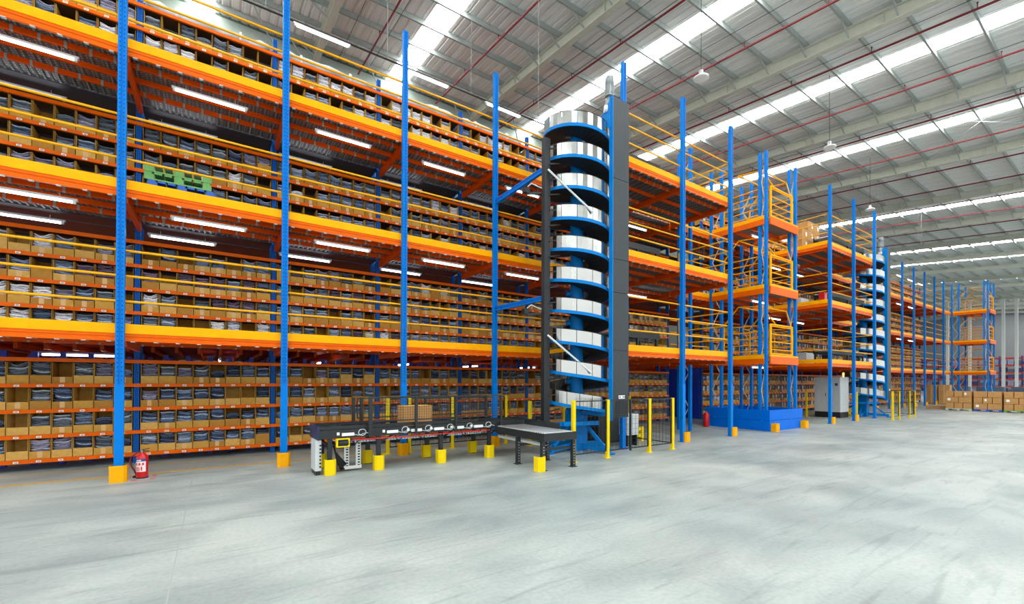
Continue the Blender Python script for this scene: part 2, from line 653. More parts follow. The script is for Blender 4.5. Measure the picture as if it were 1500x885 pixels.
POST = MB().prism(post_profile(), 'Z', 0, H_POST).mesh('post_shaft', 'blue_holes')
SLEEVE = MB().box(-0.063, 0.063, -0.056, 0.0, 0.0, 1.66).mesh('lower_sleeve', 'blue')
BASEPL = MB().box(-0.1, 0.1, -0.09, 0.09, 0, 0.012).mesh('base_plate', 'blue')


def guard_mesh(m, w=0.23, d=0.2, h=0.285):
    c = 0.04
    p = [(-w / 2, d), (-w / 2, c), (-w / 2 + c, 0), (w / 2 - c, 0), (w / 2, c), (w / 2, d), (w / 2 - 0.012, d), (w / 2 - 0.012, c + 0.005), (w / 2 - c - 0.005, 0.012),
         (-w / 2 + c + 0.005, 0.012), (-w / 2 + 0.012, c + 0.005), (-w / 2 + 0.012, d)]
    return MB().prism(p, 'Z', 0.001, h).mesh('foot_guard', m)


GUARD_O = guard_mesh('guard_orange')
GUARD_Y = guard_mesh('guard_yellow', 0.19, 0.17, 0.285)


def post(k, y, label, group, gx=0.0, guard=True):
    t = thing('rack_post', label, 'post', (G(k), y, 0), group=group)
    put('post_shaft', POST, t)
    put('lower_sleeve', SLEEVE, t)
    put('base_plate', BASEPL, t)
    if guard:
        put('foot_guard', GUARD_O, t, (gx, -0.14, 0))
    return t


gp = 'tall blue posts along the mezzanine front'
post(-1, YA, 'tall blue post just past the left edge, before the first', gp)
for k in range(0, 4):
    post(k, YA, 'tall blue front post with yellow foot guard, %s from the left' % ORD[k + 1], gp)
for k, w in ((4, 'hidden partly behind the grey spiral tower, lower end bare'), (5, 'first to the right of the mesh safety fence'), (6, 'second to the right of the mesh safety fence')):
    post(k, YB, 'tall blue platform post, %s' % w, gp, 0.09, guard=(k != 4))
for k, w in ((9, 'first of three beyond the blue stair enclosure'), (10, 'second of three beyond the blue stair enclosure'), (11, 'third of three, in front of the second spiral')):
    post(k, YB, 'slim blue platform post, %s' % w, gp, 0.09, guard=(k != 11))
for k in range(14, 21):
    post(k, YA, 'distant slim blue post, %s in the row past the second spiral' % ORD[k - 13], gp, 0.09)

# ------------------------------------------------------------------ decks
P = PITCH_X


def L_mesh(kind, y0, y1):
    """meshes of one deck bay, origin at the bay's left grid line and the kick plate's top"""
    def mk():
        mb = MB()
        if kind == 'kick':
            mb.prism([(y0 + 0.045, -0.165), (y0 + 0.045, -0.155), (y0 + 0.1, -0.155), (y0 + 0.1, -0.165)], 'X', 0.06, P - 0.06)
            return mb.prism([(y0 + 0.06, 0), (y0 + 0.06, -0.155), (y0 + 0.075, -0.155), (y0 + 0.075, -0.02), (y0 + 0.1, -0.02), (y0 + 0.1, 0)], 'X', 0.001, P - 0.001).mesh('kick_plate', 'yellow')
        if kind == 'edge':
            a = y0 + 0.056
            return mb.prism([(a, -0.165), (a, -0.215), (a + 0.012, -0.222), (a + 0.012, -0.245), (a, -0.252), (a, -0.30), (a + 0.05, -0.30), (a + 0.05, -0.165)], 'X', 0.001, P - 0.001).mesh('edge_beam', 'orange')
        if kind == 'joist':
            return mb.prism([(-0.025, -0.295), (0.025, -0.295), (0.025, -0.207), (-0.025, -0.207)], 'X', 0.002, P - 0.002).mesh('joist', 'deep_orange')
        if kind == 'cross':
            mb.prism([(-0.035, -0.39), (0.035, -0.39), (0.035, -0.26), (0.03, -0.25), (0.03, -0.205), (-0.03, -0.205), (-0.03, -0.25), (-0.035, -0.26)], 'Y', y0 + 0.11, y1)
            return mb.mesh('cross_beam', 'deep_orange')
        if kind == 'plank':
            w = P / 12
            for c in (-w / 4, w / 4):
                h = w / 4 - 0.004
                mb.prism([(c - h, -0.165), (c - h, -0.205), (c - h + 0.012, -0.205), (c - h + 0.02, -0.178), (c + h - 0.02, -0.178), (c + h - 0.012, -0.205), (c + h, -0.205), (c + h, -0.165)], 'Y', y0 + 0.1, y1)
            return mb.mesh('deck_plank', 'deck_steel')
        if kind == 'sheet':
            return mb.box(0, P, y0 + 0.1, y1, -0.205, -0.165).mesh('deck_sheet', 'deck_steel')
        if kind == 'clips':
            for i in range(8):
                x = (i + 0.5) * P / 8
                for yy, zz in ((y0 + 0.04, -0.30),):
                    mb.box(x - 0.03, x + 0.03, yy + 0.018, yy + 0.07, zz - 0.012, zz + 0.004)
            return mb.mesh('beam_clips', 'light_grey')
        if kind == 'jclips':
            for i in range(8):
                x = (i + 0.5) * P / 8
                mb.box(x - 0.018, x + 0.018, -0.034, 0.034, -0.299, -0.207)
            return mb.mesh('joist_clips', 'clip_grey')
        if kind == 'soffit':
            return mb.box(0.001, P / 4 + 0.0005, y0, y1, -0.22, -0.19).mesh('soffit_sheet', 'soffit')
        if kind == 'rear':
            return mb.box(-0.03, 0.03, y0, y1, -0.36, -0.23).mesh('rear_joist', 'deep_orange')
        if kind == 'rearsheet':
            return mb.box(0.001, P - 0.001, y0, y1, -0.225, -0.2).mesh('rear_sheet', 'deep_orange')
    return cached((kind, y0, y1), mk)


def deck(k, lv, y0, y1, label, front=True, fine=True, rear=True, left=True, right=False, sides=()):
    t = thing('mezzanine_deck', label, 'deck', (G(k), 0, KT[lv]), group='mezzanine deck bays')
    if front:
        put('kick_plate', L_mesh('kick', y0, y1), t)
        put('edge_beam', L_mesh('edge', y0, y1), t)
        put('beam_clips', L_mesh('clips', y0, y1), t, kind='stuff')
    if fine:
        for i in range(12):
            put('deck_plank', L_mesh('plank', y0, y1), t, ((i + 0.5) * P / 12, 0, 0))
    else:
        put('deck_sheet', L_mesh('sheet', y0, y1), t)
    n = 3 if y1 - y0 > 1.5 else 2
    for i in range(n):
        yy = y0 + 0.42 + i * (y1 - y0 - 0.5) / n
        put('joist', L_mesh('joist', 0, 0), t, (0, yy, 0))
        if fine and i != 1:
            put('joist_clips', L_mesh('jclips', 0, 0), t, (0, yy, 0), kind='stuff')
    if left:
        put('cross_beam', L_mesh('cross', y0, y1), t, (0.037, 0, 0))
    if right:
        put('cross_beam', L_mesh('cross', y0, y1), t, (P - 0.037, 0, 0))
    if rear:
        if lv == 0:
            put('rear_sheet', L_mesh('rearsheet', YR + 0.57, 21.0), t)
            for i in range(6):
                put('rear_joist', L_mesh('rear', YR + 0.57, 21.0), t, ((i + 0.5) * P / 6, 0, 0))
            if k == -1:                    # the soffit runs on past the picture's left edge
                for q in (1, 2):
                    put('rear_sheet', L_mesh('rearsheet', YR + 0.57, 21.0), t, (-q * P, 0, 0))
                    for i in range(6):
                        put('rear_joist', L_mesh('rear', YR + 0.57, 21.0), t, ((i + 0.5) * P / 6 - q * P, 0, 0))
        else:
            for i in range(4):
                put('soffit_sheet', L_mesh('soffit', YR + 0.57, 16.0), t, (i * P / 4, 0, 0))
    for s in sides:                        # kick plate and beam along a platform's end
        x = 0.0 if s == 'L' else P
        d = -1 if s == 'L' else 1
        MB().box(x + d * 0.055, x + d * 0.075, y0 + 0.06, y1, -0.155, 0).build('kick_plate', 'yellow', t)
        MB().box(x + d * 0.03, x + d * 0.08, y0 + 0.06, y1, -0.30, -0.165).build('edge_beam', 'orange', t)
    return t


RAILZ = [(0.39, 0.83, 1.27), (0.36, 0.73, 1.11), (0.34, 0.78, 1.12)]


def rail_bay(k, lv, y, label, n=1):
    t = thing('guard_rail', label, 'railing', (G(k), y, KT[lv]), group='yellow guard rails')
    me = cached(('rail', n), lambda: MB().tube([(0.001, 0, 0), (P * n - 0.001, 0, 0)], 0.022, 8).mesh('rail', 'rail_yellow'))
    for z in RAILZ[lv]:
        put('rail', me, t, (0, 0.075, z))
    return t


def side_rail(k, lv, y0, y1, label, dx=0.0):
    t = thing('guard_rail', label, 'railing', (G(k) + dx, y0, KT[lv]), group='yellow guard rails')
    for z in RAILZ[lv]:
        MB().tube([(0, 0.12, z), (0, y1 - y0, z)], 0.022, 8).build('rail', 'rail_yellow', t)
    MB().tube([(0, y1 - y0, -0.1), (0, y1 - y0, RAILZ[lv][2])], 0.022, 8).build('rail_post', 'rail_yellow', t)
    return t


BW = {-1: 'left of the first blue post', 0: 'between the first and second blue posts', 1: 'between the second and third blue posts', 2: 'between the third and fourth blue posts', 3: 'behind the tall spiral'}
for lv in range(3):
    L = LEVEL[lv]
    for k in range(-1, 4):
        deck(k, lv, YA, YR - 0.07, '%s level walkway deck %s' % (L, BW[k]), left=True)
        rail_bay(k, lv, YA, 'three yellow rails along the %s deck %s' % (L, BW[k]))
    for k, w in ((4, 'nearer half of the platform right of the spiral'), (5, 'farther half of the platform right of the spiral')):
        deck(k, lv, YB, YA, '%s level deck, %s' % (L, w), rear=False, right=(k == 5), sides=('R',) if k == 5 else ())
        rail_bay(k, lv, YB, 'yellow rails on the %s deck, %s' % (L, w))
    side_rail(6, lv, YB, YA - 0.3, 'yellow end rails closing the %s platform right of the spiral' % L)
    for k in range(4, 21):
        nm = {4: 'behind the near platform, first bay', 5: 'behind the near platform, second bay', 6: 'in the gap before the blue stair enclosure', 7: 'behind the blue stair enclosure', 8: 'in the gap after the blue stair enclosure',
              9: 'behind the second platform, first bay', 10: 'behind the second platform, second bay'}.get(k, 'far bay, %s past the second platform' % ORD[max(1, k - 10)])
        deck(k, lv, YA, YR - 0.07, '%s level walkway deck %s' % (L, nm), front=k in (6, 8) or k > 10, fine=k < 9, rear=k < 20)
        if k in (6, 8) or k > 11:
            rail_bay(k, lv, YA, 'yellow rails along the %s walkway %s' % (L, nm))
    for k, w in ((9, 'left half of the second platform'), (10, 'right half of the second platform')):
        deck(k, lv, YB, YA, '%s level deck, %s' % (L, w), rear=False, fine=True, right=(k == 10), sides=('L',) if k == 9 else ('R',))
        rail_bay(k, lv, YB, 'yellow rails on the %s deck, %s' % (L, w))
    side_rail(9, lv, YB, YA, 'yellow side rails closing the %s second platform by the stair enclosure' % L)
    side_rail(11, lv, YB, YA - 0.4, 'yellow end rails on the %s second platform beside its spiral' % L, -0.06)

# ------------------------------------------------------------------ racks
SHELF = {'G': [0.19, 0.65, 1.13, 1.62], 'L1': [2.66, 3.12, 3.61, 4.10], 'L2': [5.60, 6.10, 6.59], 'L3': [8.57, 9.07]}
CAPZ = [2.11, 4.60, 7.07, 9.56]
ALLZ = sorted(sum(SHELF.values(), []) + CAPZ)


def rack_upright():
    h, d = 0.045, 0.05
    p = [(-h, -d), (-0.012, -d), (-0.012, -d + 0.012), (0.012, -d + 0.012), (0.012, -d), (h, -d), (h, d), (h - 0.01, d), (h - 0.01, -d + 0.024), (-h + 0.01, -d + 0.024), (-h + 0.01, d), (-h, d)]
    return MB().prism(p, 'Z', 0, 9.95).mesh('upright', 'rack_blue')


UPR = rack_upright()
BEAM = MB().prism([(-0.055, -0.036), (-0.055, 0.012), (-0.045, 0.012), (-0.045, 0.036), (-0.005, 0.036), (-0.005, -0.036)], 'X', 0.001, P - 0.001).mesh('shelf_beam', 'orange')
BOARD = MB().box(0.05, P - 0.05, -0.008, 0.5, 0.018, 0.034).mesh('shelf_board', 'shelf_board')
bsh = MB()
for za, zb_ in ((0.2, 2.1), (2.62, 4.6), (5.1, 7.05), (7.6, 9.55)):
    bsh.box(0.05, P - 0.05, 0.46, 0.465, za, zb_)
SHADE_SHEET = bsh.mesh('shade_sheet', 'soffit')  # added dark sheets, standing in for the shade behind the bins
BLOCKER = MB().box(0.05, P - 0.05, -0.05, 0.53, -0.01, 0.01).mesh('blocker_board', 'soffit')  # added dark board, blocks the bright roof showing above the rack caps
tg = MB()
for i in range(8):
    x = 0.06 + (i + 0.5) * (P - 0.12) / 8
    tg.cur = 0
    tg.box(x - 0.035, x + 0.035, -0.058, -0.055, -0.022, 0.012)
    tg.cur = 1
    tg.box(x - 0.022, x + 0.022, -0.0585, -0.058, -0.012, 0.0)
TAGS = tg.mesh('shelf_tags', ['tag_white', 'tag_print'])
RACKBAYS = [k for k in range(-1, 21) if k != 7]
for k in RACKBAYS:
    w = {-1: 'first rack bay at the left edge', 0: 'second rack bay from the left', 1: 'third rack bay from the left', 2: 'fourth rack bay from the left', 3: 'fifth rack bay, behind the spiral',
         4: 'rack bay right of the grey tower', 5: 'second rack bay right of the grey tower', 6: 'last rack bay before the cross aisle', 8: 'first rack bay after the cross aisle'}.get(k, '%s rack bay after the cross aisle' % ORD[max(1, k - 7)])
    t = thing('storage_rack', 'blue and orange %s, full height' % w, 'shelving', (G(k), YR, 0), group='rack bays of the long front')
    put('upright', UPR, t, (0, 0.046, 0))
    put('upright', UPR, t, (0, 0.5, 0))
    if k in (6, 20):
        put('upright', UPR, t, (P, 0.046, 0))
        put('upright', UPR, t, (P, 0.5, 0))
    for z in ALLZ:
        put('shelf_beam', BEAM, t, (0, -0.005, z))
        if z not in CAPZ:
            put('shelf_tags', TAGS, t, (0, -0.005, z), kind='stuff')
        put('shelf_board', BOARD, t, (0, 0, z))
    put('shade_sheet', SHADE_SHEET, t)
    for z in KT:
        put('blocker_board', BLOCKER, t, (0, 0, z - 0.2))
t = tag(MB().box(G(8) - 0.1, G(8) - 0.06, YR + 0.1, 14.2, 0.02, 2.35).build('end_panel', 'deep_blue'), 'deep blue sheet panel closing the rack end at the cross aisle', 'panel')


# ------------------------------------------------------------------ bins and folded clothes
def bin_data(front, flap):
    w, d, h, t = 0.286, 0.44, 0.405, 0.006
    mb = MB()
    mb.box(-w / 2, w / 2, 0, d, 0, t)
    mb.box(-w / 2, -w / 2 + t, 0, d, t, h)
    mb.box(w / 2 - t, w / 2, 0, d, t, h)
    mb.box(-w / 2 + t, w / 2 - t, d - t, d, t, h)
    mb.box(-w / 2 + t, w / 2 - t, 0, t, t, front)
    if flap:
        mb.cur = 1
        mb.box(-0.035, 0.035, -0.001, 0, 0.02, front)
    return mb.data()


BINV = [bin_data(0.14, True), bin_data(0.15, False), bin_data(0.13, True), bin_data(0.16, False), bin_data(0.24, False)]
BINMAT = ['cardboard', 'cardboard_dark', 'cardboard_light']


def bin_mesh(v, m):
    def mk():
        mb = MB()
        mb.add(BINV[v], (0, 0, 0))
        return mb.mesh('cardboard_bin', [BINMAT[m], 'tape'])
    return cached(('bin', v, m), mk)


def stack_data(seed, layers, nx):
    r = random.Random(seed)
    mb = MB()
    w, d = 0.255, 0.30
    z = 0.0
    sag = r.uniform(-0.02, 0.06)
    tilt = r.uniform(-0.07, 0.07)
    for L in range(layers):
        th = r.uniform(0.026, 0.042)
        ww = w * r.uniform(0.9, 1.0)
        x0 = r.uniform(-0.008, 0.008)
        fy = r.uniform(-0.012, 0.014)
        ph, am = r.uniform(0, 6), r.uniform(0.003, 0.011)
        v, fs = [], []
        prof = [(d, 0.5), (0.03, 1.0), (0.006, 0.85), (0.0, 0.5), (0.006, 0.12), (0.03, 0.0)]
        n = len(prof)
        for i in range(nx):
            u = i / (nx - 1) * 2 - 1
            end = 1 - 0.35 * max(0, abs(u) - 0.8) / 0.2
            zz = z + sag * (u * u) * (L + 1) / layers + tilt * u * 0.25 + am * sin(3.2 * u + ph) * (0.6 + 0.6 * L / layers)
            for py, pz in prof:
                v.append((x0 + u * ww / 2, fy + py + am * cos(5 * u + ph), max(0.004, zz + th * (0.5 + (pz - 0.5) * end))))
        for i in range(nx - 1):
            for q in range(n):
                fs.append((i * n + q, i * n + (q + 1) % n, (i + 1) * n + (q + 1) % n, (i + 1) * n + q))
        fs += [tuple(range(n)), tuple(range((nx - 1) * n, nx * n))[::-1]]
        mb.cur = r.choice((0, 0, 1, 1, 2))
        mb.smooth = True
        mb.poly(v, fs)
        z += th * 0.94
    return mb.data()


STACKV = [stack_data(i * 13 + 3, (11, 12, 10, 12, 9, 11)[i % 6], 7) for i in range(12)]
STACKLO = [stack_data(i * 17 + 5, 11, 3) for i in range(6)]


def stack_mesh(v, pal):
    def mk():
        mb = MB()
        mb.add(STACKV[v], (0, 0, 0))
        return mb.mesh('folded_clothes', ['cloth_%s_%d' % (pal, i) for i in range(3)])
    return cached(('stack', v, pal), mk)


MIX = {'G': ('denim', 'denim', 'navy', 'navy', 'slate', 'grey', 'lilac'), 'L1': ('slate', 'lilac', 'white', 'slate', 'denim', 'cream', 'grey', 'plum'), 'L2': ('grey', 'grey', 'slate', 'navy', 'denim', 'lilac', 'white'), 'L3': ('slate', 'slate', 'white', 'grey', 'lilac')}
FARMIX = ('white', 'slate', 'grey', 'white', 'denim')
slots = []
rnd = random.Random(11)
for k in RACKBAYS:
    for lv, zs in SHELF.items():
        mood = rnd.choice(MIX[lv])
        for ri, z in enumerate(zs):
            for i in range(8):
                x = G(k) + 0.06 + (i + 0.5) * (P - 0.12) / 8
                if rnd.random() < 0.25:
                    mood = rnd.choice(MIX[lv])
                pal = mood if rnd.random() < 0.75 else rnd.choice(MIX[lv])
                if k > 6:
                    pal = rnd.choice(FARMIX)
                e = rnd.random()
                c = (None if e < (0.1 if lv == 'G' else 0.16) else rnd.randrange(12), pal)
                bv = 4 if rnd.random() < 0.03 else rnd.randrange(4)
                pr = project((x, YR, z + 0.2))
                if not pr or pr[0] < -40 or pr[0] > 1530 or pr[1] < -40:
                    seen = 0
                else:
                    seen = 1.0 / pr[2]
                    if (lv == 'L2' and ri == 0) or (lv == 'L3' and ri == 0) or (lv == 'L1' and ri == 0):
                        seen *= 0.45
                    if k == 3 or (k >= 4 and lv in ('L2', 'L3')):
                        seen *= 0.5
                slots.append((seen, k, lv, ri, z, i, x, c, bv, rnd.randrange(3)))
slots.sort(key=lambda s: -s[0])
rest_b, rest_c = MB(), MB()
PALS = list(PAL)
FLN = {'G': 'ground', 'L1': 'first deck', 'L2': 'second deck', 'L3': 'top deck'}
RB = {k: ORD[k + 2] for k in range(-1, 8)}
nb = nc = 0
for seen, k, lv, ri, z, i, x, c, bv, bm in slots:
    zb = z + 0.035
    where = '%s shelf %s, %s in the %s rack bay' % (FLN[lv], {0: 'one', 1: 'two', 2: 'three', 3: 'four'}[ri], ORD[i + 1], RB.get(k, 'far'))
    if seen > 0 and nb < 300 and k < 7:
        b = put('cardboard_bin', bin_mesh(bv, bm), None, (x, YR + 0.003, zb))
        tag(b, 'open-front cardboard bin, %s' % where, 'box', 'cardboard bins on the rack shelves')
        nb += 1
    elif seen > 0 or k < 0:
        rest_b.add(BINV[min(bv, 3)], (x, YR + 0.003, zb), (bm, 3))
    if c[0] is not None and (seen > 0 or k < 0):
        if nc < 300 and k < 7:
            s = put('folded_clothes', stack_mesh(c[0], c[1]), None, (x, YR + 0.036, zb + 0.007))
            cw = {'denim': 'denim blue', 'navy': 'dark navy', 'slate': 'slate blue', 'lilac': 'lilac grey', 'white': 'whitish', 'cream': 'cream', 'grey': 'dark grey', 'plum': 'plum grey'}[c[1]]
            tag(s, '%s folded clothes, %s' % (cw, where), 'clothes', 'stacks of folded clothes in the bins')
            nc += 1
        else:
            pi_ = PALS.index(c[1]) * 3
            rest_c.add(STACKLO[c[0] % 6] if k > 2 else STACKV[c[0]], (x, YR + 0.036, zb + 0.007), (pi_, pi_ + 1, pi_ + 2))
o = rest_b.build('cardboard_bins', BINMAT + ['tape'])
tag(o, 'many more cardboard bins filling the farther and higher shelves', 'boxes', kind='stuff')
o = rest_c.build('folded_clothes', ['cloth_%s_%d' % (p, i) for p in PALS for i in range(3)])
tag(o, 'many more folded clothes filling the farther and higher bins', 'clothes', kind='stuff')

# rows of racks standing crosswise behind the front, seen over the ground shelves
IU = MB().box(-0.045, 0.045, -0.04, 0.04, 0, 2.30).mesh('upright', 'deep_blue')
IB = MB().box(-0.03, 0.03, 0, 6.6, -0.03, 0.03).mesh('row_beam', 'orange')
for n in range(0, 24):
    x = -4.87 + 0.836 * n
    if 15.9 < x < 19.1:
        continue
    t = thing('cross_rack', 'blue cross rack behind the front shelving, %s row' % ORD[n + 1], 'shelving', (x, 12.75, 0), group='cross racks behind the front')
    for q in range(5):
        put('upright', IU, t, (-0.2, q * 1.6, 0))
        put('upright', IU, t, (0.2, q * 1.6 + 0.12, 0))
    for z in (0.4, 0.9, 1.4, 1.9, 2.12):
        put('row_beam', IB, t, (0, 0, z))

# ------------------------------------------------------------------ tube lights
TUBEM = MB().tube([(-0.56, 0, 0), (0.56, 0, 0)], 0.022, 8).mesh('glass_tube', 'tube_glow')
HOUS = MB().prism([(-0.03, 0.02), (0.03, 0.02), (0.022, 0.06), (-0.022, 0.06)], 'X', -0.62, 0.62).mesh('light_housing', 'white')
CAPM = MB().box(-0.02, 0.02, -0.024, 0.024, -0.026, 0.03).mesh('end_cap', 'white')


HANG = {}


def tube_light(loc, label, rz=0.0, hang=0.148):
    t = thing('tube_light', label, 'light', loc, rz, group='fluorescent tube lights')
    put('glass_tube', TUBEM, t)
    put('light_housing', HOUS, t)
    put('end_cap', CAPM, t, (-0.58, 0, 0))
    put('end_cap', CAPM, t, (0.58, 0, 0))
    if hang:
        hm = cached(('hang', hang), lambda: MB().tube([(0, 0, 0.05), (0, 0, 0.06 + hang)], 0.005, 5).mesh('hanger', 'light_grey'))
        put('hanger', hm, t, (-0.4, 0, 0))
        put('hanger', hm, t, (0.4, 0, 0))


for lv in (1, 2):
    for k in range(-1, 4):
        tube_light((G(k) + P / 2, 10.5, KT[lv] - 0.42), 'lit tube light under the %s deck %s' % (LEVEL[lv], BW[k]))
        tube_light((G(k) + 0.75, 12.28, KT[lv] - 0.355), 'lit tube over the rack top, %s deck, %s' % (LEVEL[lv], BW[k]), 0.0, 0.07)
    for k, w in ((4, 'near half of the platform right of the spiral'), (5, 'far half of the platform right of the spiral')):
        tube_light((G(k) + P / 2, 10.6, KT[lv] - 0.42), 'lit tube light under the %s deck, %s' % (LEVEL[lv], w))
    for k in (9, 10):
        tube_light((G(k) + P / 2, 10.6, KT[lv] - 0.42), 'lit tube light under the %s deck, second platform, %s half' % (LEVEL[lv], 'left' if k == 9 else 'right'))
    for k in range(14, 18):
        tube_light((G(k) + P / 2, 10.5, KT[lv] - 0.42), 'lit tube light under the %s deck, %s far bay' % (LEVEL[lv], ORD[k - 13]))
for n in range(10):
    x = -2.365 + 2.50824 * n
    if 16 < x < 19:
        continue
    for q in range(2):
        tube_light((x, (12.98 if n == 0 else 14.0, 17.2)[q], 2.25), 'lit tube light over the %s ground aisle behind the front racks, %s' % (ORD[n + 1], ('nearer', 'farther')[q]), 0 if q == 0 and n == 0 else pi / 2, 0.025)
ct = thing('light_conduit', 'black conduit carrying the tube lights above the top deck', 'conduit', (0, 11, 9.86))
MB().tube([(-6, 0, 0), (9.5, 0, 0)], 0.022, 6).build('conduit_run', 'cable', ct)
for x in (-3.2, 0.9, 3.6, 6.0, 8.4):
    MB().tube([(x, 0, 0), (x, 0, roof_z(11) - 9.86 - 0.2)], 0.006, 5).build('hanger', 'purlin', ct)
for n, x in enumerate((-0.45, 2.07, 4.68, 7.1)):
    tube_light((x, 11.0, 9.775), 'lit tube light hung above the top deck, %s from the left' % ORD[n + 1], 0.0, 0.0)
for n, x in enumerate((37.0, 39.5, 42.0, 44.5, 47.0)):
    tube_light((x, 11.0, 9.6), 'distant lit tube light hung above the far top deck, %s' % ORD[n + 1], 0.0, 5.84)

# ------------------------------------------------------------------ spiral conveyor
TURN = 0.739


def helix_band(mb, r0, r1, z_off0, z_off1, th0, th1, ztop, thf, n, thick=None):
    """swept quad section: r0..r1 by z_off0..z_off1 along the helix"""
    v, fs = [], []
    for i in range(n + 1):
        th = th0 + (th1 - th0) * i / n
        z = ztop - TURN * (th - thf) / (2 * pi)
        c, s = cos(th), sin(th)
        for r, zo in ((r0, z_off0), (r1, z_off0), (r1, z_off1), (r0, z_off1)):
            v.append((r * c, r * s, z + zo))
    for i in range(n):
        for q in range(4):
            fs.append((i * 4 + q, i * 4 + (q + 1) % 4, i * 4 + 4 + (q + 1) % 4, i * 4 + 4 + q))
    fs += [(3, 2, 1, 0), (n * 4, n * 4 + 1, n * 4 + 2, n * 4 + 3)]
    return mb.poly(v, fs)


def spiral(loc, thf, label, mast, box, turns=10, fine=True):
    t = thing('spiral_conveyor', label, 'conveyor', loc)
    zt = 7.82
    seg = 30 if fine else 18
    for k in range(turns):
        a0 = thf - pi * 1.0 + 2 * pi * k
        a1 = a0 + 2 * pi
        if k == turns - 1:
            a1 = a0 + 2 * pi * 0.8
        part = MB()
        helix_band(part, 0.30, 0.835, -0.06, -0.005, a0, a1, zt, thf, seg)
        tr = part.build('conveyor_turn', 'underside', t)
        mb = MB()
        helix_band(mb, 0.835, 0.86, -0.075, 0.0, a0, a1, zt, thf, seg)
        mb.build('blue_rim', 'spiral_blue', tr)
        npan = 14 if fine else 5
        for q in range(npan):
            b0 = a0 + (a1 - a0) * q / npan + 0.012
            b1 = a0 + (a1 - a0) * (q + 1) / npan - 0.004
            mb = MB()
            helix_band(mb, 0.838, 0.846, 0.0, 0.285, b0, b1, zt, thf, 3 if fine else 5)
            mb.build('side_sheet', 'steel', tr)
        mb = MB()
        helix_band(mb, 0.836, 0.85, 0.285, 0.30, a0, a1, zt, thf, seg)
        mb.build('top_edge', 'black', tr)
        mb = MB()
        helix_band(mb, 0.30, 0.308, 0.0, 0.26, a0, a1, zt, thf, seg)
        mb.build('inner_sheet', 'dark_steel', tr)
        # arm from the centre pole carrying this turn
        zz = zt - TURN * k - 0.16
        am = MB()
        for da in (2.9,):
            an = thf + da
            z2 = zz - TURN * (da / (2 * pi))
            am.bar((0.1 * cos(an), 0.1 * sin(an), z2), (0.8 * cos(an), 0.8 * sin(an), z2), 0.07, 0.07)
        am.build('support_arm', 'spiral_blue', t)
        drum = MB().tube([(0.0, 0, zz - 0.02), (-0.22 * sin(thf) * -1 - 0.05, 0.22 * cos(thf) * -1, zz - 0.02)], 0.07, 10)
        drum.build('tension_drum', 'spiral_blue', t)
    MB().tube([(0, 0, 0.0), (0, 0, 8.3)], 0.165, 16).build('centre_pole', 'spiral_blue', t)
    MB().lathe((0, 0, 8.3), [(0.19, 0), (0.19, 0.05), (0.08, 0.06), (0.04, 0.08), (0.03, 0.3)], 14).build('pole_cap', 'spiral_blue', t)
    bs = MB().box(-0.2, 0.2, -0.2, 0.2, 0.0, 1.0)
    bs.build('base_column', 'spiral_blue', t)
    for a in (0.15, 1.75, 3.3, 4.9):
        f = MB().bar((0.15 * cos(a), 0.15 * sin(a), 0.14), (1.0 * cos(a), 1.0 * sin(a), 0.1), 0.1, 0.12)
        f.bar((0.85 * cos(a), 0.85 * sin(a), 0.16), (0.2 * cos(a), 0.2 * sin(a), 0.75), 0.06, 0.06)
        f.cbox((1.0 * cos(a), 1.0 * sin(a), 0.02), (0.16, 0.16, 0.04))
        f.build('base_foot', 'spiral_blue', t)
    MB().bar((-0.75, -0.35, 0.72), (0.2, -0.55, 0.72), 0.12, 0.1).bar((-0.75, -0.35, 0.72), (-0.8, 0.3, 0.66), 0.12, 0.1).build('infeed_frame', 'spiral_blue', t)
    if mast:
        mx, my = mast
        mm = MB().box(mx - 0.085, mx + 0.085, my - 0.06, my + 0.06, 0, 7.55).build('side_mast', 'charcoal', t)
        d = Vector((-mx, -my, 0)).normalized()
        for k in range(20):
            z = 7.3 - k * 0.37
            if z < 1.0:
                break
            br = MB().bar((mx + d.x * 0.05, my - 0.07, z), (mx + d.x * 0.28 + 0.05, my + d.y * 0.28 - 0.14, z + 0.06), 0.03, 0.03)
            br.build('mast_bracket', 'black', mm)
        for z0, z1, an in ((6.78, 5.70, 0.42), (2.83, 1.93, 0.40)):
            a = thf + an
            MB().tube([(mx, my - 0.08, z0), (0.9 * cos(a), 0.9 * sin(a), z1)], 0.025, 8).build('brace_rod', 'light_grey', t)
    if box:
        bx0, bx1, by0, by1 = box
        zs = [0.86, 2.48, 3.86, 4.66, 6.59, 8.53]
        tw = MB().box(bx0 + 0.02, bx1 - 0.02, by0 + 0.02, by1 - 0.02, 0.9, 8.5).build('cable_tower', 'charcoal', t)
        for a, b in zip(zs, zs[1:]):
            MB().box(bx0 + 0.024, bx1, by0, by1, a + 0.006, b - 0.006).build('tower_panel', 'tower_grey', tw)
        MB().prism([(bx0, by0 - 0.005), (bx0 + 0.022, by0 - 0.005), (bx0 + 0.022, by1 + 0.01), (bx0, by1 + 0.01)], 'Z', 0.8, 8.55).build('blue_channel', 'spiral_blue', tw)
        MB().bar((bx0 + 0.03, by1, 0.95), (0, 0, 0.95), 0.1, 0.1).build('tower_foot', 'spiral_blue', t)
        lv = MB()
        for q in range(8):
            z = 0.92 + q * 0.045
            lv.box(bx0 + 0.12, bx1 - 0.04, by0 - 0.012, by0 + 0.001, z, z + 0.02)
        lv.build('louvre_slats', 'charcoal', tw, kind='stuff')
        lb = MB().box(bx0 + 0.22, bx1 - 0.14, by0 - 0.014, by0 - 0.001, 1.32, 1.40)
        lb.cur = 1
        for q in range(4):
            if q == 1:
                continue
            x = bx0 + 0.24 + q * 0.055
            lb.box(x, x + 0.035, by0 - 0.016, by0 - 0.014, 1.34, 1.38)
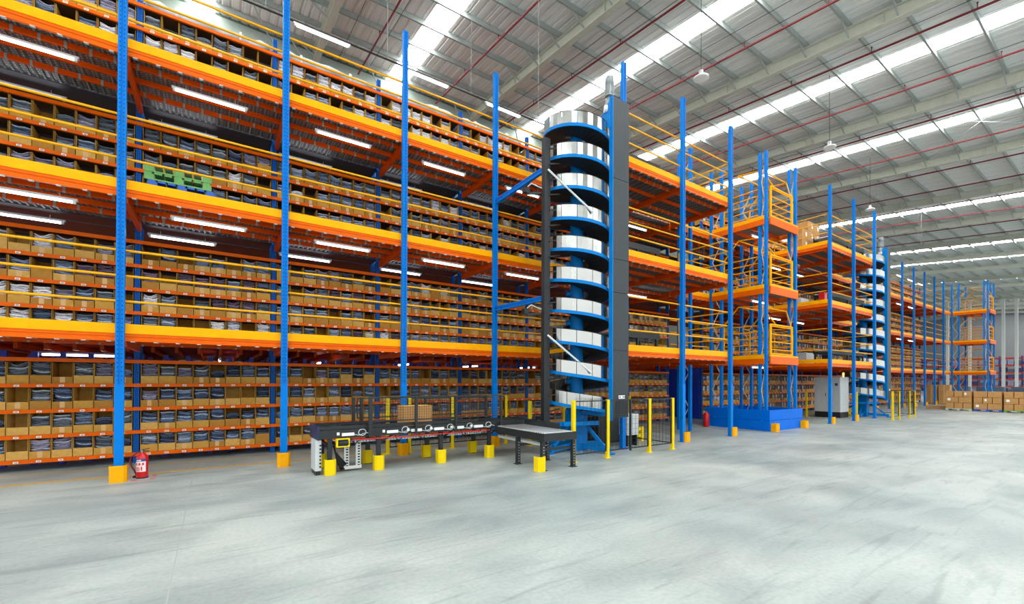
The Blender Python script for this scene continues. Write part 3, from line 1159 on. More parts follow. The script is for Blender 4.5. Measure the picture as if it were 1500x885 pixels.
        lb.build('name_plate', ['white', 'tag_print'], tw)
        # blue bracket, geared motor and pulley on top
        g = MB().prism([(by0 + 0.05, 8.5), (by1 + 0.35, 8.1), (by1 + 0.35, 8.02), (by1, 7.8), (by0 + 0.05, 7.8)], 'X', bx0 - 0.02, bx0 + 0.02)
        g.build('motor_bracket', 'spiral_blue', t)
        mo = thing_part = MB()
        cx, cy = bx0 + 0.10, by1 + 0.1
        mo.lathe((cx, cy, 8.36), [(0.09, 0), (0.1, 0.03), (0.1, 0.22), (0.06, 0.25), (0.06, 0.3)], 14)
        mo.build('gearbox', 'grey_metal', t)
        mb = MB().lathe((cx, cy, 8.64), [(0.11, 0), (0.11, 0.03), (0.095, 0.04), (0.095, 0.3), (0.11, 0.31), (0.105, 0.46), (0.08, 0.49)], 18)
        mb.build('drive_motor', 'grey_metal', t)
        fin = MB()
        for q in range(14):
            a = 2 * pi * q / 14
            fin.bar((cx + 0.1 * cos(a), cy + 0.1 * sin(a), 8.69), (cx + 0.1 * cos(a), cy + 0.1 * sin(a), 8.93), 0.014, 0.014)
        fin.build('cooling_fins', 'grey_metal', t, kind='stuff')
        MB().tube([(cx - 0.16, cy + 0.02, 8.3), (cx - 0.1, cy - 0.02, 8.3)], 0.085, 14).build('pulley', 'white', t)
    return t


S1 = (7.62, 8.35)
sp = spiral((S1[0], S1[1], 0), math.atan2(-S1[1], -S1[0]), 'tall spiral conveyor with mirror steel sides, blue rims and grey tower', (-1.04, -0.05), (0.2, 0.77, -1.02, -0.92))
for z0, z1, w in ((6.50, 6.84, 'upper'), (3.65, 3.73, 'lower')):
    t = thing('tie_beam', 'blue tie beam from the fourth post to the spiral mast, %s one' % w, 'beam', (G(3), YA, z0))
    a, b = Vector((0, -0.05, 0)), Vector((S1[0] - 1.04 - G(3), S1[1] - YA, z1 - z0))
    MB().bar(a, b, 0.06, 0.11).build('tie_beam_web', 'rack_blue', t)
    MB().bar(a + Vector((0, 0, 0.05)), b + Vector((0, 0, 0.05)), 0.085, 0.02).build('tie_beam_flange', 'blue', t)
    MB().bar(a - Vector((0, 0, 0.05)), b - Vector((0, 0, 0.05)), 0.085, 0.02).build('tie_beam_flange', 'blue', t)
for z, w in ((6.25, 'upper'), (3.35, 'lower')):
    t = thing('sensor_arm', 'small black sensor arm clamped to the spiral mast, %s one' % w, 'bracket', (S1[0] - 1.04, S1[1] - 0.05, z))
    MB().bar((-0.09, 0.075, 0), (-0.42, 0.28, -0.02), 0.04, 0.05).build('arm_bar', 'black', t)
    MB().cbox((-0.4, 0.27, 0.05), (0.14, 0.12, 0.12)).build('sensor_body', 'black', t)
    MB().tube([(-0.4, 0.2, 0.12), (-0.32, 0.15, 0.2), (-0.2, 0.1, 0.15), (-0.1, 0.03, 0.1)], 0.012, 6).build('sensor_cable', 'light_grey', t)

S2 = (27.4, 8.6)
spiral((S2[0], S2[1], 0), math.atan2(-S2[1], -S2[0]), 'second spiral conveyor farther along, beside the second platform', None, (0.72, 1.2, -0.78, -0.6), fine=False)


# ------------------------------------------------------------------ conveyor line in front of the racks
cv = thing('belt_conveyor', 'dark grey belt conveyor line on legs before the racking', 'conveyor', (0, 0, 0))
CY0, CY1 = 8.62, 9.38
for y, s in ((CY0, -1), (CY1, 1)):
    MB().prism([(y - 0.03, 0.66), (y + 0.03, 0.66), (y + 0.03, 0.70), (y - 0.018, 0.70), (y - 0.018, 0.80), (y + 0.03, 0.80), (y + 0.03, 0.815), (y - 0.03, 0.815)], 'X', 1.6, 6.55).build('side_channel', 'charcoal', cv)
    MB().prism([(y - 0.02, 0.83), (y + 0.02, 0.83), (y + 0.02, 0.89), (y - 0.02, 0.89)], 'X', 1.6, 4.9).build('side_guard', 'charcoal', cv)
MB().box(1.7, 6.5, CY0 + 0.03, CY1 - 0.03, 0.775, 0.80).build('belt', 'rubber', cv)
rl = MB().tube([(0, CY0 + 0.02, 0.75), (0, CY1 - 0.02, 0.75)], 0.028, 8).mesh('roller', 'roller')
for i in range(32):
    put('roller', rl, cv, (1.72 + i * 0.15, 0, 0))
MB().box(1.575, 1.6, CY0 - 0.02, CY1 + 0.02, 0.64, 0.90).build('end_plate', 'navy_plate', cv)
LEGX = (1.79, 2.69, 4.02, 5.22)
legm = MB().prism([(-0.04, -0.03), (0.04, -0.03), (0.04, 0.03), (0.03, 0.03), (0.03, -0.02), (-0.03, -0.02), (-0.03, 0.03), (-0.04, 0.03)], 'Z', 0.0, 0.66).mesh('leg', 'charcoal')
for x in LEGX:
    for y in (CY0 + 0.02, CY1 - 0.02):
        lg = put('leg', legm, cv, (x, y, 0))
        MB().box(-0.08, 0.08, -0.06, 0.06, 0, 0.012).build('foot', 'charcoal', lg)
        put('leg_guard', GUARD_Y, lg, (0, -0.12 if y < 9 else -0.05, 0))
    MB().bar((x, CY0 + 0.05, 0.52), (x, CY1 - 0.05, 0.52), 0.04, 0.06).build('cross_brace', 'charcoal', cv)
    MB().bar((x + 0.0, CY0 + 0.05, 0.5), (x + 0.3, CY0 + 0.05, 0.66), 0.03, 0.03).build('knee_brace', 'charcoal', cv)
# electrical fittings along the side
for i, x in enumerate((2.1, 2.95, 3.45, 3.95, 4.42, 4.9)):
    d = MB().box(x - 0.11, x + 0.11, CY0 - 0.065, CY0 - 0.03, 0.70, 0.755).build('motor_card', 'white', cv)
    MB().box(x - 0.2, x - 0.155, CY0 - 0.06, CY0 - 0.03, 0.72, 0.77).build('sensor_block', 'white', cv)
    pts = [(x + 0.26 + 0.07 * cos(a), CY0 - 0.05, 0.75 + 0.06 * sin(a)) for a in [j * 2 * pi / 14 for j in range(15)]]
    MB().tube(pts, 0.008, 6, cap=False).build('cable_loop', 'light_grey', cv)
    MB().tube([(x + 0.1, CY0 - 0.05, 0.72), (x + 0.2, CY0 - 0.055, 0.70), (x + 0.33, CY0 - 0.055, 0.74), (x + 0.42, CY0 - 0.05, 0.72)], 0.007, 6).build('cable_lead', 'light_grey', cv)
    MB().tube([(x + 0.05, CY0 - 0.04, 0.66), (x + 0.08, CY0 - 0.05, 0.58), (x + 0.16, CY0, 0.54), (x + 0.22, CY0 + 0.05, 0.58)], 0.01, 6).build('drop_cable', 'cable', cv)
MB().tube([(2.2, CY0 - 0.04, 0.615), (3.4, CY0 - 0.045, 0.61), (5.2, CY0 - 0.04, 0.625)], 0.012, 6).build('red_cable', 'red', cv)


def tray(name, parent, x0, x1, y0, y1, z, m='light_grey', n=60):
    mb = MB()
    mb.box(x0, x1, y0, y1, z, z + 0.008)
    for s in range(n):
        x = x0 + (s + 0.5) * (x1 - x0) / n
        w = (x1 - x0) / n * 0.32
        for y in (y0, y1 - 0.006):
            mb.box(x - w, x + w, y, y + 0.006, z + 0.008, z + 0.06)
    for y in (y0, y1 - 0.006):
        mb.box(x0, x1, y, y + 0.006, z + 0.052, z + 0.062)
    return mb.build(name, m, parent, kind='stuff')


tray('cable_tray', cv, 2.0, 5.6, 8.72, 8.84, 0.545)
for x in (2.12, 2.34):
    mb = MB().box(x - 0.045, x + 0.045, 8.76, 8.80, 0.06, 0.56)
    mb.cur = 1
    for q in range(9):
        mb.box(x - 0.012, x + 0.03, 8.758, 8.76, 0.09 + q * 0.052, 0.118 + q * 0.052)
    mb.build('cable_duct', ['light_grey', 'charcoal'], cv)
MB().box(2.07, 2.40, 8.75, 8.81, 0.04, 0.1).build('cable_duct', 'light_grey', cv)
for q in range(6):
    r = random.Random(q)
    MB().tube([(1.86, 8.66 + 0.02 * q, 0.6), (1.9, 8.7, 0.4), (1.95 + 0.03 * q, 8.72, 0.15), (2.0 + r.uniform(0, 0.1), 8.76 + 0.02 * q, 0.05), (2.1 + r.uniform(0, 0.1), 8.85, 0.03)], 0.014, 6).build('hanging_cable', 'cable', cv)
cb = thing('control_box', 'pale grey control box at the end of the belt conveyor', 'cabinet', (1.595, 8.85, 0))
MB().box(-0.05, 0.05, -0.2, 0.22, 0.08, 0.64).build('box_body', 'light_grey', cb)
MB().box(0.051, 0.056, -0.18, 0.2, 0.1, 0.62).build('box_door', 'white', cb)
gl = MB()
for q in range(7):
    gl.box(0.02, 0.045, -0.225, -0.2, 0.14 + q * 0.065, 0.17 + q * 0.065)
gl.build('cable_glands', 'black', cb, kind='stuff')
MB().box(-0.04, 0.04, -0.18, 0.2, 0.0, 0.08).build('box_foot', 'charcoal', cb)
ey = thing('operator_panel', 'yellow framed switch panel hung under the conveyor end', 'panel', (2.0, 8.52, 0.58))
MB().box(-0.12, 0.12, 0, 0.06, 0.06, 0.08).box(-0.12, 0.12, 0, 0.06, -0.08, -0.06).box(-0.12, -0.09, 0, 0.06, -0.06, 0.06).box(0.09, 0.12, 0, 0.06, -0.06, 0.06).build('panel_frame', 'guard_yellow', ey)
MB().box(-0.09, 0.09, 0.02, 0.06, -0.06, 0.06).build('panel_plate', 'black', ey)
MB().tube([(-0.07, 0.0, 0.0), (0.09, 0.0, 0.0)], [0.02, 0.045], 10).build('isolator_handle', 'charcoal', ey)

# wire mesh guard above the belt
def mesh_panel(name, x0, x1, y, z0, z1, parent, pitch=0.05, r=0.0022, axis='X', m='black'):
    mb = MB()
    n = max(1, int((x1 - x0) / pitch))
    k = max(1, int((z1 - z0) / pitch))

    def B(a0, a1, c0, c1):
        if axis == 'X':
            mb.box(a0, a1, y - r, y + r, c0, c1)
        else:
            mb.box(y - r, y + r, a0, a1, c0, c1)
    for i in range(1, n):
        a = x0 + i * (x1 - x0) / n
        B(a - r, a + r, z0, z1)
    for i in range(1, k):
        c = z0 + i * (z1 - z0) / k
        B(x0, x1, c - r, c + r)
    o = mb.build(name, m, parent, kind='stuff')
    fr = MB()
    w = 0.012
    for a0, a1, c0, c1 in ((x0, x1, z0 - w, z0 + w), (x0, x1, z1 - w, z1 + w), (x0 - w, x0 + w, z0, z1), (x1 - w, x1 + w, z0, z1)):
        if axis == 'X':
            fr.box(a0, a1, y - w, y + w, c0, c1)
        else:
            fr.box(y - w, y + w, a0, a1, c0, c1)
    fr.build('panel_frame', 'charcoal', parent)
    return o


mg = thing('mesh_guard', 'black wire mesh guard standing on the near conveyor side', 'guard', (0, 0, 0))
for i, (a, b) in enumerate(((2.52, 3.40), (3.44, 4.30), (4.34, 5.44))):
    mesh_panel('wire_mesh', a, b, 8.52, 0.95, 1.41, mg)
for x, w in ((2.5, 0.07), (3.42, 0.045), (4.32, 0.04), (5.46, 0.04)):
    MB().box(x - w / 2, x + w / 2, 8.50, 8.54, 0.66, 1.42).build('guard_post', 'charcoal', mg)
mg = thing('mesh_guard', 'black wire mesh guard standing on the far conveyor side', 'guard', (0, 0, 0))
for a, b in ((2.5, 4.0), (4.04, 5.6)):
    mesh_panel('wire_mesh', a, b, 9.46, 0.95, 1.36, mg, 0.075)
for x in (2.42, 2.58, 4.02, 5.62):
    MB().box(x - 0.03, x + 0.03, 9.43, 9.48, 0.66, 1.38).build('guard_post', 'black', mg)

ca = thing('carton', 'brown cardboard carton riding on the belt conveyor', 'box', (3.56, 8.95, 0.802))
MB().box(-0.31, 0.31, -0.2, 0.2, 0, 0.40).build('carton_body', 'carton', ca)
MB().box(-0.311, 0.311, -0.02, 0.03, 0.398, 0.402).build('packing_tape', 'tape', ca)
MB().box(-0.315, 0.315, -0.205, 0.0, 0.401, 0.406).build('top_flap', 'cardboard_light', ca)
MB().box(-0.315, 0.315, 0.02, 0.205, 0.401, 0.406).build('top_flap', 'cardboard_light', ca)

# roller spur coming towards the camera
rc = thing('roller_conveyor', 'short grey roller conveyor spur ending towards the open floor', 'conveyor', (0, 0, 0))
RX_0, RX_1, RY0, RY1 = 5.3, 6.1, 6.72, 8.47
for x in (RX_0, RX_1):
    MB().prism([(x - 0.025, 0.57), (x + 0.025, 0.57), (x + 0.025, 0.715), (x - 0.025, 0.715)], 'Y', RY0, RY1).build('side_channel', 'charcoal', rc)
MB().prism([(RX_1 + 0.0, 0.72), (RX_1 + 0.03, 0.72), (RX_1 + 0.03, 0.84), (RX_1, 0.84)], 'Y', RY0 + 0.5, RY1).build('side_guard', 'charcoal', rc)
MB().box(RX_0 - 0.025, RX_1 + 0.025, RY0 - 0.03, RY0, 0.565, 0.72).build('end_plate', 'charcoal', rc)
lm = MB()
lm.bar((5.64, RY0 - 0.033, 0.66), (5.78, RY0 - 0.033, 0.66), 0.006, 0.012).bar((5.66, RY0 - 0.033, 0.635), (5.76, RY0 - 0.033, 0.635), 0.006, 0.01).bar((5.67, RY0 - 0.033, 0.61), (5.75, RY0 - 0.033, 0.62), 0.006, 0.01)
lm.build('maker_mark', 'black', rc)
rl = MB().tube([(RX_0 + 0.03, 0, 0.70), (RX_1 - 0.03, 0, 0.70)], 0.03, 10).mesh('roller', 'roller')
for i in range(23):
    put('roller', rl, rc, (0, RY0 + 0.06 + i * 0.075, 0))
legr = MB().prism([(-0.04, -0.035), (0.04, -0.035), (0.04, 0.035), (0.03, 0.035), (0.03, -0.025), (-0.03, -0.025), (-0.03, 0.035), (-0.04, 0.035)], 'Z', 0.0, 0.57)
legm2 = legr.mesh('leg', 'charcoal')
for x in (RX_0, RX_1 - 0.02):
    for y in (RY0 + 0.04, 7.6):
        lg = put('leg', legm2, rc, (x, y, 0))
        MB().box(-0.07, 0.07, -0.06, 0.06, 0, 0.012).build('foot', 'charcoal', lg)
        hb = MB()
        for q in range(8):
            hb.box(-0.008, 0.008, -0.0365, -0.035, 0.06 + q * 0.055, 0.075 + q * 0.055)
        hb.build('slot_holes', 'light_grey', lg, kind='stuff')
        if x == RX_0 and y < 7:
            put('leg_guard', GUARD_Y, lg, (-0.07, -0.10, 0))
for y in (RY0 + 0.06, 7.62):
    MB().bar((RX_0, y, 0.4), (RX_1, y, 0.4), 0.04, 0.05).build('cross_brace', 'charcoal', rc)
tb = MB()
n = 30
tb.box(5.36, 5.5, RY0 + 0.15, RY1, 0.46, 0.468)
for s in range(n):
    y = RY0 + 0.15 + (s + 0.5) * (RY1 - RY0 - 0.15) / n
    tb.box(5.358, 5.364, y - 0.018, y + 0.018, 0.468, 0.52)
tb.box(5.358, 5.364, RY0 + 0.15, RY1, 0.512, 0.522)
tb.build('cable_tray', 'light_grey', rc, kind='stuff')

# ------------------------------------------------------------------ safety fences
FP = MB().box(-0.035, 0.035, -0.035, 0.035, 0, 1.32)
FP.box(-0.09, 0.06, -0.06, 0.06, 0, 0.02)
FPM = FP.mesh('fence_post', 'guard_yellow')


def fence(label, pts, cat='fence', gate=None, h=1.30):
    t = thing('safety_fence', label, cat, (0, 0, 0))
    for x, y in pts:
        put('fence_post', FPM, t, (x, y, 0))
    for (x0, y0), (x1, y1) in zip(pts, pts[1:]):
        if abs(x1 - x0) > abs(y1 - y0):
            mesh_panel('wire_mesh', min(x0, x1) + 0.05, max(x0, x1) - 0.05, (y0 + y1) / 2, 0.16, h, t, 0.11, 0.002, 'X', 'charcoal')
        else:
            mesh_panel('wire_mesh', min(y0, y1) + 0.05, max(y0, y1) - 0.05, (x0 + x1) / 2, 0.16, h, t, 0.11, 0.002, 'Y', 'charcoal')
    return t


f1 = fence('yellow post mesh safety fence around the tall spiral base', [(6.40, 7.1), (7.43, 7.1), (8.88, 7.1), (9.79, 7.1), (9.79, 8.5)])
MB().box(8.18, 8.22, 7.08, 7.12, 0.1, 1.32).build('gate_stile', 'charcoal', f1)
MB().box(9.77, 9.81, 7.75, 7.79, 0.1, 1.30).build('gate_stile', 'charcoal', f1)
f2 = fence('yellow post mesh fence in the aisle behind the belt conveyor', [(3.42, 10.28), (3.95, 10.28), (5.1, 10.28), (6.75, 10.28)])
f3 = fence('yellow post mesh safety fence at the foot of the second spiral', [(25.85, 7.0), (26.7, 7.0), (28.2, 7.0), (29.0, 7.0), (29.0, 8.6)])
for x, y, w in ((7.05, 9.55, 'left'), (8.1, 9.35, 'right')):
    t = thing('fence_stub', 'short yellow fence post behind the tall spiral base, %s one' % w, 'post', (x, y, 0))
    MB().box(-0.035, 0.035, -0.035, 0.035, 0.02, 1.2).build('stub_shaft', 'guard_yellow', t)
    MB().box(-0.08, 0.08, -0.06, 0.06, 0, 0.02).build('stub_plate', 'guard_yellow', t)
cc = thing('control_cabinet', 'dark grey control cabinet on the floor behind the tall spiral', 'cabinet', (9.18, 8.95, 0))
MB().box(-0.4, 0.5, -0.2, 0.3, 0.06, 0.95).build('cabinet_body', 'charcoal', cc)
MB().box(-0.38, 0.05, -0.212, -0.2, 0.08, 0.93).build('cabinet_door', 'tower_grey', cc)
MB().box(0.06, 0.48, -0.212, -0.2, 0.08, 0.93).build('cabinet_door', 'tower_grey', cc)
MB().box(-0.4, 0.5, -0.18, 0.28, 0, 0.06).build('plinth', 'black', cc)
wb = thing('white_cabinet', 'small white cabinet beside the bare post end', 'cabinet', (9.35, 8.15, 0))
MB().box(-0.22, 0.22, -0.15, 0.15, 0.3, 0.86).build('cabinet_body', 'white', wb)
MB().box(-0.2, 0.2, -0.16, -0.15, 0.32, 0.84).build('cabinet_door', 'light_grey', wb)
MB().box(-0.2, -0.16, -0.12, 0.12, 0, 0.3).box(0.16, 0.2, -0.12, 0.12, 0, 0.3).build('cabinet_legs', 'black', wb)


def step_barrier(x, y, label):
    t = thing('yellow_barrier', label, 'barrier', (x, y, 0))
    for dx in (-0.25, 0.25):
        MB().box(dx - 0.05, dx + 0.05, -0.05, 0.05, 0, 0.42).build('barrier_post', 'guard_yellow', t)
    for z in (0.12, 0.3):
        MB().box(-0.2, 0.2, -0.03, 0.03, z, z + 0.1).build('barrier_rail', 'guard_yellow', t)


step_barrier(10.15, 8.6, 'low yellow floor barrier inside the tall spiral fence')
step_barrier(26.6, 9.0, 'low yellow floor barrier beside the big grey cabinet')

# ------------------------------------------------------------------ ladder frames and stair towers
LP = MB().prism(post_profile(0.1, 0.09), 'Z', 0, H_POST).mesh('frame_post', 'blue')


def ladder(k, y0, y1, label, low=0.9, dx=0.0):
    t = thing('ladder_frame', label, 'frame', (G(k) + dx, y0, 0), group='blue ladder frames')
    put('frame_post', LP, t)
    put('frame_post', LP, t, (0, y1 - y0, 0))
    d = y1 - y0
    st = 0.62
    lm = cached(('lace', round(d, 2)), lambda: MB().bar((0, 0.05, 0), (0, d - 0.05, st), 0.02, 0.03).mesh('lacing_bar', 'light_grey'))
    ln = cached(('lace2', round(d, 2)), lambda: MB().bar((0, d - 0.05, 0), (0, 0.05, st), 0.02, 0.03).mesh('lacing_bar', 'light_grey'))
    z = 0.2
    i = 0
    while z + st < H_POST - 0.3:
        put('lacing_bar', lm if i % 2 else ln, t, (0, 0, z))
        z += st
        i += 1
    return t


def cage(t, lv, w, d):
    """yellow roll-over gate with bent top frame and railed sides, in the tower's local space"""
    z = KT[lv]
    r = 0.024

    def tb(name, pts, rr=r):
        MB().tube(pts, rr, 7).build(name, 'yellow', t)
    for x in (0.16, w - 0.16):
        for y in (0.12, d - 0.35):
            tb('cage_post', [(x, y, z - 0.02), (x, y, z + 1.12)], 0.03)
        for q in range(5):
            zz = z + 0.14 + q * 0.235
            tb('cage_rail', [(x, 0.12, zz), (x, d - 0.35, zz)], 0.02)
        tb('gate_arch', [(x, 0.12, z + 1.1), (x, 0.3, z + 1.75), (x, d * 0.55, z + 1.85), (x, d - 0.35, z + 1.2)])
    tb('gate_bar', [(0.16, 0.3, z + 1.75), (w - 0.16, 0.3, z + 1.75)])
    tb('gate_bar', [(0.16, d * 0.55, z + 1.85), (w - 0.16, d * 0.55, z + 1.85)])
    for q in range(4):
        zz = z + 0.2 + q * 0.28
        tb('gate_rail', [(0.3, 0.05, zz), (w - 0.3, 0.05, zz)], 0.02)
    for x in (0.3, w - 0.3):
        tb('gate_stile', [(x, 0.05, z + 0.02), (x, 0.05, z + 1.12)], 0.045)
    for zz in (z + 0.04, z + 1.1):
        tb('gate_frame', [(0.3, 0.05, zz), (w - 0.3, 0.05, zz)], 0.036)
    tb('gate_strut', [(0.16, 0.3, z + 1.75), (0.9, 0.12, z + 1.1)])


def tower(k, label, base):
    w, d = P - 0.3, 2.05
    for kk, nm in ((k, 'near'), (k + 1, 'far')):
        dx = 0.0 if kk == k else -0.3
        ladder(kk, YB + 0.12, YB + 0.33, 'blue laced frame at the %s front corner of the %s' % (nm, label), dx=dx)
        ladder(kk, YA - 0.42, YA + 0.0, 'blue laced frame at the %s rear corner of the %s' % (nm, label), dx=dx)
    t = thing('stair_tower', 'tower of orange landings with yellow gates, the %s' % label, 'platform', (G(k), YB + 0.07, 0))
    for lv in range(3):
        z = KT[lv]
        MB().box(0.06, w - 0.06, -0.08, -0.03, z - 0.33, z - 0.06).build('edge_beam', 'orange', t)
        MB().box(0.06, w - 0.06, -0.075, -0.035, z - 0.06, z).build('kick_plate', 'yellow', t)
        for x in (-0.108, w + 0.058):
            MB().box(x, x + 0.05, 0.08, d, z - 0.33, z - 0.14).build('edge_beam', 'orange', t)
            MB().box(x + 0.015, x + 0.035, 0.08, d, z - 0.14, z).build('kick_plate', 'yellow', t)
        for i in range(10):
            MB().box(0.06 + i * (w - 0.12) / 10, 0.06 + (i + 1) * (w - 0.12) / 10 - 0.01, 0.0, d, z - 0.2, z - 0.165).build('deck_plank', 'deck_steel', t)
        for y in (0.6, 1.2, 1.8):
            MB().box(0.06, w - 0.06, y, y + 0.05, z - 0.34, z - 0.21).build('joist', 'deep_orange', t)
        cage(t, lv, w, d)
        if base:
            tube_light((G(k) + w / 2, YB + 0.9, z - 0.42), 'lit tube light under the %s landing of the %s' % (LEVEL[lv], label))
    if base:
        e = thing('kick_enclosure', 'low bright blue panel enclosure around the tower foot', 'enclosure', (G(k), YB, 0))
        h = 0.74
        x0, x1, y0, y1 = -0.14, w + 0.1, -0.08, 2.35
        for nm, b in (('front_panel', (x0, x1, y0, y0 + 0.02)), ('side_panel', (x0 - 0.02, x0, y0, y1)), ('side_panel', (x1, x1 + 0.02, y0, y1)), ('rear_panel', (x0, x1, y1 - 0.02, y1))):
            for q in range(2):
                pp = MB().box(b[0], b[1], b[2], b[3], 0.012 + q * h / 2, (q + 1) * h / 2)
                pp.build(nm, 'panel_blue', e)
        for x, nm in ((0.0, 'left'), (w + 0.02, 'right')):
            g = thing('corner_guard', 'yellow foot guard at the %s front corner of the blue enclosure' % nm, 'guard', (G(k) + x + 0.02, YB - 0.29, 0))
            put('guard_plate', GUARD_O, g)


tower(7, 'near stair tower', True)
tower(21, 'far stair tower', False)
ladder(6, YA - 0.65, YA - 0.2, 'blue laced frame behind the platform right of the spiral', dx=0.16)

# ------------------------------------------------------------------ machinery and goods on the platforms
def deck_conveyor(x0, x1, y, z, label, hgt=0.55):
    t = thing('deck_conveyor', label, 'conveyor', (0, 0, z))
    for yy in (y, y + 0.6):
        MB().box(x0, x1, yy - 0.02, yy + 0.02, hgt - 0.12, hgt + 0.05).build('side_channel', 'black', t)
    n = int((x1 - x0) / 0.1)
    rm = MB().tube([(0, y + 0.02, hgt), (0, y + 0.58, hgt)], 0.028, 8).mesh('roller', 'roller')
    for i in range(n):
        put('roller', rm, t, (x0 + 0.05 + i * 0.1, 0, 0))
    for x in (x0 + 0.15, (x0 + x1) / 2, x1 - 0.15):
        for yy in (y, y + 0.6):
            MB().box(x - 0.03, x + 0.03, yy - 0.03, yy + 0.03, 0, hgt - 0.12).build('leg', 'charcoal', t)
    MB().box(x0 + 0.3, x0 + 0.75, y + 0.1, y + 0.4, hgt - 0.4, hgt - 0.15).build('drive_unit', 'charcoal', t)
    return t


for lv in range(3):
    z = KT[lv] - 0.162
    deck_conveyor(8.95, 10.9, 8.35, z, 'black roller conveyor on the %s platform right of the spiral' % LEVEL[lv])
    deck_conveyor(22.0, 25.9, 8.1, z, 'black roller conveyor on the %s deck of the second platform' % LEVEL[lv])
for i, (x, y, lv, m, w) in enumerate(((9.9, 9.3, 0, 'light_grey', 'first platform beside the spiral'), (23.0, 9.45, 0, 'light_grey', 'second platform, lowest deck'), (22.6, 9.5, 1, 'light_grey', 'second platform, middle deck'))):
    t = thing('drive_cabinet', 'pale grey drive cabinet on the %s' % w, 'cabinet', (x, y, KT[lv] - 0.162))
    MB().box(-0.4, 0.4, -0.2, 0.2, 0.05, 0.55).build('cabinet_body', m, t)
    MB().box(-0.38, 0.38, -0.21, -0.2, 0.07, 0.53).build('cabinet_door', 'white', t)
    MB().box(-0.38, 0.38, -0.18, 0.18, 0, 0.05).build('plinth', 'black', t)
t = thing('red_cabinet', 'small red box by the rail of the second platform', 'box', (21.5, 8.15, KT[1] - 0.162))
MB().box(-0.14, 0.14, -0.1, 0.1, 0.02, 0.5).build('box_body', 'red', t)
MB().box(-0.12, 0.12, -0.106, -0.1, 0.04, 0.48).build('box_door', 'red', t)
# cartons piled on the second platform's top deck
pz = KT[2] - 0.162
n = 0
CW = [['lower left', 'lower middle', 'lower right'], ['middle left', 'middle centre', 'middle right'], ['upper left', 'upper middle', 'upper right']]


def carton(x, y, z, sx, sy, sz, label, group, lab=True, m='carton', tape=True, face='Y'):
    t = thing('carton', label, 'box', (x, y, z), group=group)
    MB().box(-sx / 2, sx / 2, -sy / 2, sy / 2, 0, sz).build('carton_body', m, t)
    if tape:
        MB().box(-sx / 2 - 0.001, sx / 2 + 0.001, -0.03, 0.03, sz - 0.05, sz + 0.001).build('packing_tape', 'tape', t)
    if lab:
        if face == 'X':
            MB().box(-sx / 2 - 0.003, -sx / 2, sy * 0.1, sy * 0.34, sz * 0.35, sz * 0.75).build('paper_label', 'white', t)
        else:
            MB().box(sx * 0.1, sx * 0.34, -sy / 2 - 0.003, -sy / 2, sz * 0.35, sz * 0.75).build('paper_label', 'white', t)
    return t


pl = thing('wooden_pallet', 'wooden pallet under cartons on the second platform top deck', 'pallet', (22.2, 9.3, pz))
for q in range(5):
    MB().box(-0.9 + q * 0.38, -0.62 + q * 0.38, -0.5, 0.5, 0.1, 0.125).build('deck_board', 'wood', pl)
for q in (-0.85, -0.05, 0.72):
    MB().box(q, q + 0.1, -0.5, 0.5, 0, 0.1).build('bearer', 'wood', pl)
for r in range(3):
    for c in range(3):
        if r == 2 and c == 0:
            continue
        carton(21.65 + c * 0.58, 9.2, pz + 0.126 + r * 0.44, 0.56, 0.6, 0.43, 'brown carton on the second platform top deck, %s of the pile' % CW[r][c], 'cartons piled on the platform', lab=True)

gc = thing('electrical_cabinet', 'big pale grey electrical cabinet with black plinth under the second platform', 'cabinet', (25.5, 9.3, 0))
MB().box(-0.5, 0.5, -0.55, 0.55, 0.28, 1.98).build('cabinet_body', 'light_grey', gc)
for a, b in ((-0.54, -0.01), (0.01, 0.54)):
    dr = MB().box(-0.515, -0.5, a, b, 0.3, 1.96).build('cabinet_door', 'light_grey', gc)
    MB().box(-0.525, -0.515, -0.07 if a < 0 else 0.05, -0.05 if a < 0 else 0.07, 1.05, 1.2).build('door_handle', 'black', dr)
MB().box(-0.49, 0.49, -0.54, 0.54, 0, 0.28).build('plinth', 'black', gc)
MB().box(-0.52, -0.515, -0.45, -0.33, 1.55, 1.68).build('display', 'print_blue', gc)
MB().lathe((0.3, -0.4, 1.98), [(0.03, 0), (0.03, 0.1), (0.04, 0.11), (0.04, 0.2), (0.02, 0.22)], 10).build('beacon_light', 'beacon', gc)

# green over blue plastic pallets left on the second deck
def plastic_pallet(x, y, z, m, label, m2=None):
    t = thing('plastic_pallet', label, 'pallet', (x, y, z))
    for yy in (-0.4, 0.0, 0.36):
        MB().box(-0.5, 0.5, yy, yy + 0.06, 0, 0.025).build('runner', m, t)
        for xx in (-0.5, -0.07, 0.36):
            MB().box(xx, xx + 0.14, yy, yy + 0.06, 0.025, 0.105).build('block', m, t)
    for q in range(7):
        MB().box(-0.5 + q * 0.145, -0.39 + q * 0.145, -0.4, 0.42, 0.105, 0.14).build('top_slat', m2 or m, t)


z = KT[1] - 0.16
plastic_pallet(-0.5, 10.62, z + 0.02, 'pallet_blue', 'blue plastic pallet on the second deck, bottom of the pile')
plastic_pallet(-0.5, 10.62, z + 0.163, 'pallet_blue', 'blue plastic pallet on the second deck, second in the pile')
plastic_pallet(-0.55, 10.62, z + 0.306, 'pallet_green', 'green plastic pallet on the second deck, third in the pile')
plastic_pallet(-0.55, 10.62, z + 0.449, 'pallet_green', 'pale green plastic pallet topping the pile on the second deck', 'pallet_pale')

